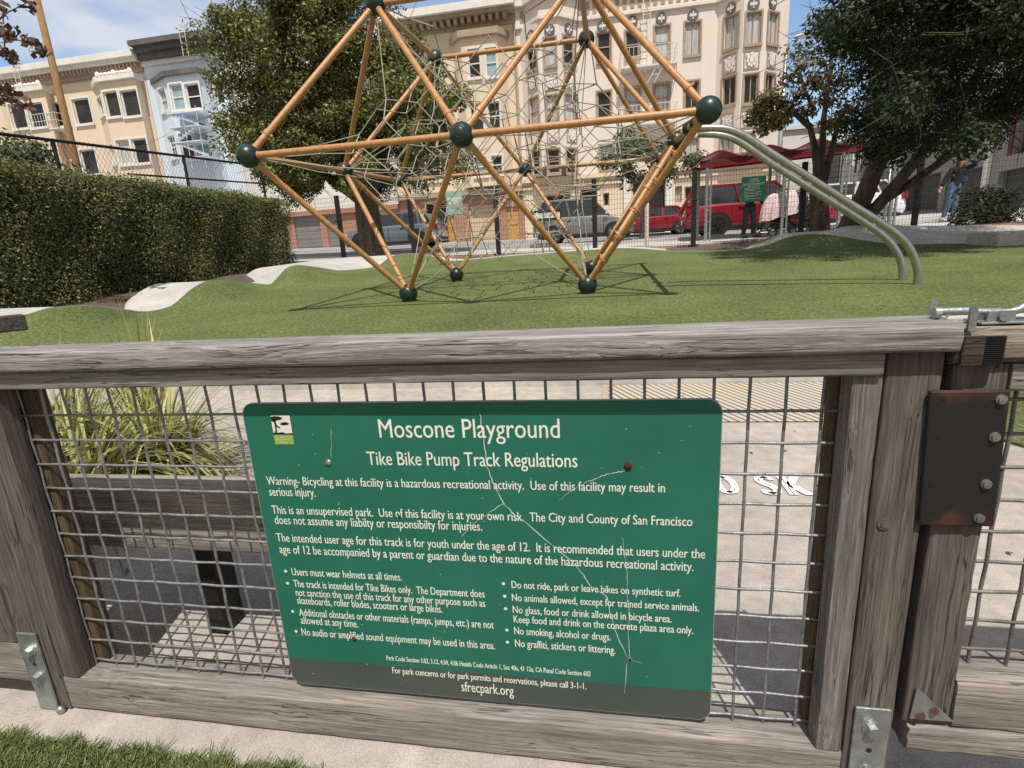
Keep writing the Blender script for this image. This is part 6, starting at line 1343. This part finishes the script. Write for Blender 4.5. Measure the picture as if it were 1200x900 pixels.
# ================================================================== CARS
def make_car(name, label, Y, pxc, heading, L, W, H, prof, glass, paint, rim, wr=.33, group='parked cars along the street', z=None, five=True):
    c = at(pxc, 270, Y); g_ = street_z(c.x, Y) + .014 if z is None else z
    t = thing(name, (c.x, Y, g_), label, 'car', group); t.rotation_euler = (0, 0, math.radians(heading)); ox, oy, oz = c.x, Y, g_
    def q(x, y, z_): return (ox + x, oy + y, oz + z_)
    # body: stations along the length (x from -L/2 rear to +L/2 front)
    mb = MB(); rows_ = []
    for fx_, ztop_, wf in prof:
        x = (fx_ - .5) * L; w_ = W / 2 * wf; zb_ = .22 if .06 < fx_ < .94 else .30
        pr = [(-w_ * .90, zb_), (-w_ * .99, zb_ + .14), (-w_, lerp(zb_, ztop_, .55)), (-w_ * .965, ztop_ - .06), (-w_ * .90, ztop_), (0, ztop_ + .02)]
        full = pr + [(-y, z_) for y, z_ in pr[-2::-1]]
        rows_.append([q(x, y, z_) for y, z_ in full])
    m = len(rows_[0])
    for r_ in rows_: mb.v += r_
    for i in range(len(rows_) - 1):
        for j in range(m - 1): mb.f.append([i * m + j, (i + 1) * m + j, (i + 1) * m + j + 1, i * m + j + 1]); mb.mi.append(0)
        mb.f.append([i * m + m - 1, (i + 1) * m + m - 1, (i + 1) * m, i * m]); mb.mi.append(0)
    mb.f.append(list(range(m))[::-1]); mb.f.append([(len(rows_) - 1) * m + j for j in range(m)]); mb.mi += [0, 0]
    body = fixn(mb.build('body', paint, t, smooth=True, auto=35))
    xa, xb, xc, xd, zbelt = glass                        # rear base, rear top, front top, front base (fractions)
    X = [(f - .5) * L for f in (xa, xb, xc, xd)]; wb_, wt_ = W / 2 * .90, W / 2 * .72; zr = H - .045
    gl = MB(); low = [(X[0], -wb_, zbelt), (X[3], -wb_, zbelt), (X[3], wb_, zbelt), (X[0], wb_, zbelt)]; hi_ = [(X[1], -wt_, zr), (X[2], -wt_, zr), (X[2], wt_, zr), (X[1], wt_, zr)]
    gl.add([q(*p) for p in low + hi_], [(0, 1, 5, 4), (1, 2, 6, 5), (2, 3, 7, 6), (3, 0, 4, 7)]); gl.build('window', M['car_glass'], t)
    rf = MB(); 
    rf.grid(lambda a, b_: q(lerp(X[1] - .06, X[2] + .10, a), lerp(-wt_ - .03, wt_ + .03, b_), zr + .05 * (1 - (2 * a - 1) ** 2) * .8 + .03 * (1 - (2 * b_ - 1) ** 2) + .0), 10, 8)
    rf.add([q(X[1] - .06, -wt_ - .03, zr - .05), q(X[2] + .10, -wt_ - .03, zr - .05), q(X[2] + .10, -wt_ - .03, zr + .002), q(X[1] - .06, -wt_ - .03, zr + .002)], [(0, 1, 2, 3)])
    rf.add([q(X[1] - .06, wt_ + .03, zr - .05), q(X[2] + .10, wt_ + .03, zr - .05), q(X[2] + .10, wt_ + .03, zr + .002), q(X[1] - .06, wt_ + .03, zr + .002)], [(3, 2, 1, 0)])
    rf.build('roof', paint, t, smooth=True, auto=40)
    pi = MB()
    for s_ in (-1, 1):
        pi.bar(q(X[0], s_ * wb_, zbelt), q(X[1], s_ * wt_, zr), .13, .06); pi.bar(q(X[3], s_ * wb_, zbelt), q(X[2], s_ * wt_, zr), .07, .05)
        xm = lerp(X[1], X[2], .48); pi.bar(q(lerp(X[0], X[3], .48), s_ * (wb_ + .002), zbelt), q(xm, s_ * (wt_ + .004), zr), .09, .03)
        if xa < .08: xq = lerp(X[1], X[2], .16); pi.bar(q(lerp(X[0], X[3], .2), s_ * (wb_ + .002), zbelt), q(xq, s_ * (wt_ + .004), zr), .08, .03)
    pi.build('pillars', paint, t)
    tr = MB()
    for s_ in (-1, 1):
        tr.box(ox - L * .46, ox + L * .46, oy + s_ * W / 2 * .985 - .012, oy + s_ * W / 2 * .985 + .012, oz + .20, oz + .32)
        for xw in (-L * .29, L * .305):                   # dark wheel arches
            tr.prism([q(xw + (wr + .075) * math.cos(k * math.pi / 12), s_ * (W / 2 + .001), wr + (wr + .075) * math.sin(k * math.pi / 12)) for k in range(13)], (0, s_ * .010, 0))
        for xh in (-.04, .2): tr.box(ox + L * (xh - .1) - .08, ox + L * (xh - .1) + .08, oy + s_ * W / 2 * .99, oy + s_ * (W / 2 * .99 + .03), oz + zbelt - .13, oz + zbelt - .10)
    tr.box(ox + L / 2 - .06, ox + L / 2 + .015, oy - W * .36, oy + W * .36, oz + .34, oz + .52); tr.box(ox - L / 2 - .012, ox - L / 2 + .05, oy - W * .4, oy + W * .4, oz + .30, oz + .46)
    for s_ in (-1, 1):                                    # door shut lines
        for fx2 in (.30, .50, .70): xx = (fx2 - .5) * L; tr.box(ox + xx - .008, ox + xx + .008, oy + s_ * (W / 2 + .0005) - .004, oy + s_ * (W / 2 + .0005) + .004, oz + .36, oz + zbelt - .07)
    fixn(tr.build('trim', M['car_trim'], t))
    for e_ in (-1, 1): pl2 = MB(); pl2.box(ox + e_ * (L / 2 + .02) - .006, ox + e_ * (L / 2 + .02) + .006, oy - .16, oy + .16, oz + .46, oz + .60); pl2.build('number_plate', M['white'], t)
    for s_ in (-1, 1):
        hl = MB().obox(q(L / 2 - .10, s_ * W * .37, .68), (1, 0, -.2), (0, 1, 0), (0, 0, 1), .12, .17, .07); hl.build('headlight', M['lamp_clear'], t)
        tl_ = MB().box(ox - L / 2 - .02, ox - L / 2 + .16, oy + s_ * W * .43 - .08, oy + s_ * W * .43 + .085, oz + .78, oz + .98); tl_.build('tail_light', M['lamp_red'], t)
        mi = MB().sphere(q(X[3] - .12, s_ * (W / 2 + .08), zbelt + .06), .09, .07, .07, 10, 6); mi.build('wing_mirror', paint, t, smooth=True)
        for xw in (-L * .29, L * .305):
            y = s_ * (W / 2 - .10); wh = MB(); pts = []; n_ = 24
            prof_ = [(.0, wr - .10), (.0, wr - .02), (.02, wr), (.16, wr), (.18, wr - .02), (.18, wr - .10)]
            k0 = 0
            for a in range(n_):
                th = 2 * math.pi * a / n_
                for dy, r_ in prof_: wh.v.append(q(xw + r_ * math.cos(th), y + s_ * (dy - .06), wr + r_ * math.sin(th)))
            for a in range(n_):
                for j in range(5): wh.f.append([a * 6 + j, ((a + 1) % n_) * 6 + j, ((a + 1) % n_) * 6 + j + 1, a * 6 + j + 1]); wh.mi.append(0)
            wo = fixn(wh.build('wheel', M['tyre'], t, smooth=True, auto=40))
            ri = MB(); yo = y + s_ * .115
            for a in range(5):
                th = 2 * math.pi * (a + .2) / 5; d_ = Vector((math.cos(th), 0, math.sin(th))); e_ = Vector((-math.sin(th), 0, math.cos(th))); cc = Vector(q(xw, yo, wr))
                for sp in (-.34, .34):
                    d2 = Vector((math.cos(th + sp * .45), 0, math.sin(th + sp * .45))); ri.bar(cc + d_ * .04, cc + d2 * (wr - .09), .035, .03, up=(0, 1, 0))
            ri.tube([q(xw, yo - .02, wr), q(xw, yo + .02, wr)], .06, 12)
            n2 = 28
            for a in range(n2):
                t0, t1 = 2 * math.pi * a / n2, 2 * math.pi * (a + 1) / n2; r0, r1 = wr - .115, wr - .085
                ri.add([q(xw + r0 * math.cos(t0), yo, wr + r0 * math.sin(t0)), q(xw + r0 * math.cos(t1), yo, wr + r0 * math.sin(t1)), q(xw + r1 * math.cos(t1), yo, wr + r1 * math.sin(t1)), q(xw + r1 * math.cos(t0), yo, wr + r1 * math.sin(t0))], [(0, 1, 2, 3)])
            ri.build('rim', rim, wo)
            dk = MB(); dk.tube([q(xw, y + s_ * .06, wr), q(xw, y + s_ * .075, wr)], wr - .085, 24); dk.build('brake_disc', M['car_trim'], wo)
    return t
SUVP = [(0, .70, .84), (.015, .92, .90), (.05, 1.02, .97), (.25, 1.03, 1.0), (.5, 1.02, 1.0), (.68, 1.01, 1.0), (.76, .99, .99), (.90, .93, .95), (.965, .84, .88), (.99, .72, .80), (1., .58, .74)]
SEDP = [(0, .62, .84), (.012, .84, .90), (.05, .95, .95), (.16, .97, .99), (.3, .95, 1.), (.5, .93, 1.), (.68, .92, 1.), (.75, .90, .99), (.90, .80, .95), (.97, .70, .86), (1., .52, .76)]
make_car('parked_car', 'silver grey compact van with dark windows parked behind the far fence', 23.4, 684, 0, 4.1, 1.78, 1.74, SUVP, (.02, .10, .60, .76, .98), M['car_grey'], M['rim'], .33)
make_car('parked_car', 'dark red estate car with roof rails parked behind the wavy red shelter', 19.9, 884, 0, 4.75, 1.86, 1.68, SUVP, (.015, .09, .57, .74, 1.0), M['car_red'], M['rim_dk'], .355)
make_car('parked_car', 'bright red sedan parked across the street behind the twin orange tubes', 29.6, 764, 180, 4.6, 1.78, 1.43, SEDP, (.06, .26, .56, .76, .92), M['car_red'], M['rim'], .33)
make_car('parked_car', 'slate blue crossover parked behind the thick trunk of the olive tree', 24.3, 464, 180, 4.5, 1.85, 1.60, SUVP, (.03, .14, .58, .78, .99), M['car_blue'], M['rim_dk'], .37)
make_car('parked_car', 'white hatchback partly hidden behind the trunks of the dark evergreen', 22.3, 972, 172, 4.2, 1.78, 1.50, SUVP, (.03, .16, .56, .78, .95), M['car_white'], M['rim'], .33)
rr_ = None

# ================================================================== PEOPLE AND STROLLER
def skinned(name, pts, edges_, radii, mat, parent, root=0, sub=2):
    off = world_of(parent); me = bpy.data.meshes.new(name); me.from_pydata([tuple(Vector(p) - off) for p in pts], edges_, []); me.materials.append(mat)
    o = bpy.data.objects.new(name, me); COL.objects.link(o); o.parent = parent
    sk = o.modifiers.new('skin', 'SKIN'); sk.use_smooth_shade = True
    sv = me.skin_vertices[0].data if me.skin_vertices else None
    if sv is None:
        bm = bmesh.new(); bm.from_mesh(me); bm.verts.layers.skin.verify(); bm.to_mesh(me); bm.free(); sv = me.skin_vertices[0].data
    for i, v in enumerate(sv): r_ = radii[i]; v.radius = r_ if isinstance(r_, tuple) else (r_, r_); v.use_root = (i == root)
    ss = o.modifiers.new('sub', 'SUBSURF'); ss.levels = sub; ss.render_levels = sub
    return o
def person(base, label, J, scale, top_mat, leg_mat, shoe_mat, hair_mat, long_hair=True, hood=False):
    """J: joint name -> (x, y, z) in metres relative to the feet point"""
    t = thing('person', base, label, 'person'); B0 = Vector(base)
    P = {k: B0 + Vector(v) * scale for k, v in J.items()}
    names = ['pelvis', 'waist', 'chest', 'neck0', 'neck1', 'head0', 'head1', 'lsh', 'lel', 'lwr', 'lha', 'rsh', 'rel', 'rwr', 'rha', 'lhip', 'lkn', 'lan', 'lto', 'rhip', 'rkn', 'ran', 'rto']
    ed = [('pelvis', 'waist'), ('waist', 'chest'), ('chest', 'neck0'), ('neck0', 'neck1'), ('neck1', 'head0'), ('head0', 'head1'), ('chest', 'lsh'), ('lsh', 'lel'), ('lel', 'lwr'), ('lwr', 'lha'), ('chest', 'rsh'), ('rsh', 'rel'), ('rel', 'rwr'), ('rwr', 'rha'),
          ('pelvis', 'lhip'), ('lhip', 'lkn'), ('lkn', 'lan'), ('lan', 'lto'), ('pelvis', 'rhip'), ('rhip', 'rkn'), ('rkn', 'ran'), ('ran', 'rto')]
    R_ = dict(pelvis=(.13, .10), waist=(.11, .085), chest=(.14, .10), neck0=.055, neck1=.05, head0=(.075, .09), head1=(.07, .085), lsh=.055, lel=.04, lwr=.028, lha=.034, rsh=.055, rel=.04, rwr=.028, rha=.034, lhip=.085, lkn=.058, lan=.038, lto=.035, rhip=.085, rkn=.058, ran=.038, rto=.035)
    ix = {k: i for i, k in enumerate(names)}
    skinned('body', [P[k] for k in names], [(ix[a], ix[b_]) for a, b_ in ed], [R_[k] if not isinstance(R_[k], tuple) else R_[k] for k in names], M['skin'], t, 0)
    def sub_(nm, ks, es, grow, mat, root):
        ii = {k: i for i, k in enumerate(ks)}
        rad = [tuple(v + grow for v in R_[k]) if isinstance(R_[k], tuple) else R_[k] + grow for k in ks]
        return skinned(nm, [P[k] for k in ks], [(ii[a], ii[b_]) for a, b_ in es], rad, mat, t, ii[root])
    sub_('jacket', ['pelvis', 'waist', 'chest', 'neck0', 'lsh', 'lel', 'lwr', 'rsh', 'rel', 'rwr'], [e for e in ed if e[0] in ('waist', 'chest', 'lsh', 'lel', 'rsh', 'rel') and e[1] in ('waist', 'chest', 'neck0', 'lsh', 'lel', 'lwr', 'rsh', 'rel', 'rwr')] + [('pelvis', 'waist')], .028, top_mat, 'waist')
    sub_('trousers', ['waist', 'pelvis', 'lhip', 'lkn', 'lan', 'rhip', 'rkn', 'ran'], [('waist', 'pelvis'), ('pelvis', 'lhip'), ('lhip', 'lkn'), ('lkn', 'lan'), ('pelvis', 'rhip'), ('rhip', 'rkn'), ('rkn', 'ran')], .02, leg_mat, 'pelvis')
    for s_ in 'lr':
        a, b_ = P[s_ + 'an'], P[s_ + 'to']; sh_ = MB(); c_ = a.lerp(b_, .55) + Vector((0, 0, -.012)); sh_.sphere(tuple(c_), .05 + abs(b_.x - a.x) * .5, .05 + abs(b_.y - a.y) * .5, .045, 14, 8); sh_.build('shoe', shoe_mat, t, smooth=True)
    h = (P['head0'] + P['head1']) / 2; fd = (P['face'] - h).normalized(); sd = fd.cross(Vector((0, 0, 1))).normalized()
    ha = MB(); ha.sphere(tuple(h - fd * .025 + Vector((0, 0, .035))), .102, .102, .115, 16, 10)
    if long_hair: ha.sphere(tuple(h - fd * .05 + Vector((0, 0, -.10))), .11, .07, .16, 14, 10)
    ha.build('hair', hair_mat, t, smooth=True)
    fa = MB()
    for s_ in (-1, 1): fa.sphere(tuple(h + fd * .083 + sd * s_ * .033 + Vector((0, 0, .008))), .011, nu=8, nv=6)
    fa.build('eyes', M['black'], t, smooth=True)
    no_ = MB(); no_.sphere(tuple(h + fd * .096 + Vector((0, 0, -.02))), .013, .013, .022, 8, 6); no_.build('nose', M['skin'], t, smooth=True)
    mo = MB(); mo.sphere(tuple(h + fd * .082 + Vector((0, 0, -.058))), .022, .012, .008, 8, 6); mo.build('mouth', plain('lips', (.35, .10, .09), .5), t, smooth=True)
    for hn, el in (('lha', 'lwr'), ('rha', 'rwr')):       # fingers and thumb
        c_ = P[hn]; d_ = (P[hn] - P[el]).normalized(); s2 = d_.cross(fd).normalized(); fg = MB()
        for k in range(4): o_ = s2 * (.024 - .016 * k); L_ = (.062, .072, .068, .052)[k]; fg.tube([c_ + o_ + d_ * .015, c_ + o_ + d_ * (.02 + L_ * .5) + fd * .006, c_ + o_ + d_ * (.02 + L_) + fd * .022], [.009, .008, .006], 6)
        fg.tube([c_ + s2 * .025, c_ + s2 * .05 + d_ * .02, c_ + s2 * .055 + d_ * .05], [.011, .009, .007], 6); fg.build('fingers', M['skin'], t, smooth=True)
    return t, P
WY = 17.4; wb0 = at(1110, 264.5, WY); wbz = street_z(wb0.x, WY) + .02
J = dict(pelvis=(.05, 0, .93), waist=(.06, 0, 1.08), chest=(.09, .0, 1.28), neck0=(.11, -.01, 1.41), neck1=(.12, -.02, 1.47), head0=(.13, -.03, 1.53), head1=(.14, -.03, 1.62), face=(.12, -.35, 1.55),
         lsh=(-.08, 0, 1.36), lel=(-.20, -.02, 1.13), lwr=(-.31, -.06, .92), lha=(-.34, -.08, .86), rsh=(.27, 0, 1.37), rel=(.46, -.10, 1.44), rwr=(.28, -.18, 1.585), rha=(.22, -.19, 1.605),
         lhip=(-.02, 0, .86), lkn=(-.06, -.06, .48), lan=(-.13, .03, .09), lto=(-.17, -.10, .04), rhip=(.12, 0, .86), rkn=(.10, -.03, .48), ran=(.08, -.02, .09), rto=(.05, -.15, .04))
pw, PP = person((wb0.x, WY, wbz), 'person in black jacket and blue jeans crossing the street, hand raised to brow', J, 1.0, M['cloth_blk'], M['jeans'], M['shoe'], M['hair'])
bg_ = MB().sphere(tuple(PP['waist'] + Vector((.20, .05, .02))), .10, .10, .17, 14, 10); bgo = bg_.build('shoulder_bag', plain('navy_bag', (.02, .03, .07), .8), None, smooth=True); tag(bgo, 'dark navy shoulder bag at the side of the person in blue jeans', 'bag')
GY = 16.2; gb = at(877, 279, GY); gbz = street_z(gb.x, GY) + .02
J2 = dict(pelvis=(0, 0, .95), waist=(.01, 0, 1.10), chest=(.02, 0, 1.32), neck0=(.03, -.01, 1.46), neck1=(.04, -.01, 1.52), head0=(.05, -.02, 1.58), head1=(.06, -.02, 1.67), face=(.4, -.08, 1.6),
          lsh=(-.15, .02, 1.40), lel=(-.16, .0, 1.14), lwr=(.05, -.08, 1.0), lha=(.12, -.08, 1.0), rsh=(.18, 0, 1.40), rel=(.24, -.03, 1.15), rwr=(.42, -.06, 1.02), rha=(.48, -.06, 1.01),
          lhip=(-.09, 0, .88), lkn=(-.12, -.02, .48), lan=(-.16, .04, .09), lto=(-.06, -.06, .04), rhip=(.09, 0, .88), rkn=(.13, -.05, .49), ran=(.12, 0, .09), rto=(.24, -.06, .04))
person((gb.x, GY, gbz), 'person dressed in black standing behind the small green sign beside the stroller', J2, .88, M['cloth_blk'], M['cloth_blk'], M['cloth_blk'], M['hair'], long_hair=False)
STY = 16.0; sb0 = at(915, 279, STY); sz = street_z(sb0.x, STY) + .02
sr = thing('stroller', (sb0.x, STY, sz), 'black stroller covered with a pale pink blanket on the sidewalk behind the fence', 'stroller')
def so_(x, y, z): return (sb0.x + x, STY + y, sz + z)
f_ = MB()
for y in (-.22, .22):
    f_.tube([so_(-.46, y, .14), so_(.08, y, .46), so_(.52, y, .92)], .018, 8); f_.tube([so_(.42, y, .18), so_(.1, y, .44), so_(-.30, y, .62)], .016, 8); f_.tube([so_(-.46, y, .14), so_(-.2, y, .16), so_(.42, y, .18)], .013, 8)
f_.tube([so_(.52, -.22, .92), so_(.56, 0, .97), so_(.52, .22, .92)], .020, 8); f_.build('frame', M['black_steel'], sr, smooth=True)
se = MB(); se.prism([so_(-.34, -.2, .40), so_(.12, -.2, .36), so_(.36, -.2, .80), so_(.26, -.2, .84), so_(.04, -.2, .50), so_(-.34, -.2, .48)], (0, .4, 0)); fixn(se.build('seat', M['cloth_blk'], sr))
bk = MB(); bk.prism([so_(-.12, -.2, .18), so_(.34, -.2, .20), so_(.38, -.2, .36), so_(-.14, -.2, .32)], (0, .4, 0)); fixn(bk.build('basket', M['cloth_blk'], sr))
for x, y, r_ in ((-.50, -.24, .13), (-.28, -.20, .12), (-.50, .24, .13), (.42, -.26, .15), (.42, .26, .15)):
    wv_ = MB(); wv_.tube([so_(x + (r_ - .02) * math.cos(k * math.pi / 10), y, r_ + (r_ - .02) * math.sin(k * math.pi / 10)) for k in range(21)], .02, 8, caps=False); wo = wv_.build('wheel', M['tyre'], sr, smooth=True)
    h_ = MB()
    for k in range(3): th = k * math.pi / 3; h_.tube([so_(x - (r_ - .03) * math.cos(th), y, r_ - (r_ - .03) * math.sin(th)), so_(x + (r_ - .03) * math.cos(th), y, r_ + (r_ - .03) * math.sin(th))], .008, 6)
    h_.build('spokes', M['galv'], wo)
bl = MB(); rr = random.Random(3)
def bl_f(a, b_):
    th = a * 2 * math.pi; t = b_; fold = 1 + .07 * math.sin(th * 9 + 1) * t + .04 * math.sin(th * 17) * t
    r_ = math.sin(min(1, t * 1.25) * math.pi / 2); hh = .62 * (1 - max(0, t * 1.1) ** 2.2) if t < .9 else 0
    zt_ = 1.16 - .10 * (r_ ** 3) - .56 * max(0, (t - .42) / .58) ** 1.1 - .05 * math.sin(th * 5) * max(0, t - .6)
    return so_(-.02 + r_ * .46 * fold * math.cos(th) - .08 * t, r_ * .34 * fold * math.sin(th), zt_ - .10 * math.cos(th) * t * -1)
bl.grid(bl_f, 64, 16); blk_ = bl.build('blanket', M['pinkcloth'], None, smooth=True); tag(blk_, 'pale pink patterned blanket draped over the black stroller', 'blanket')
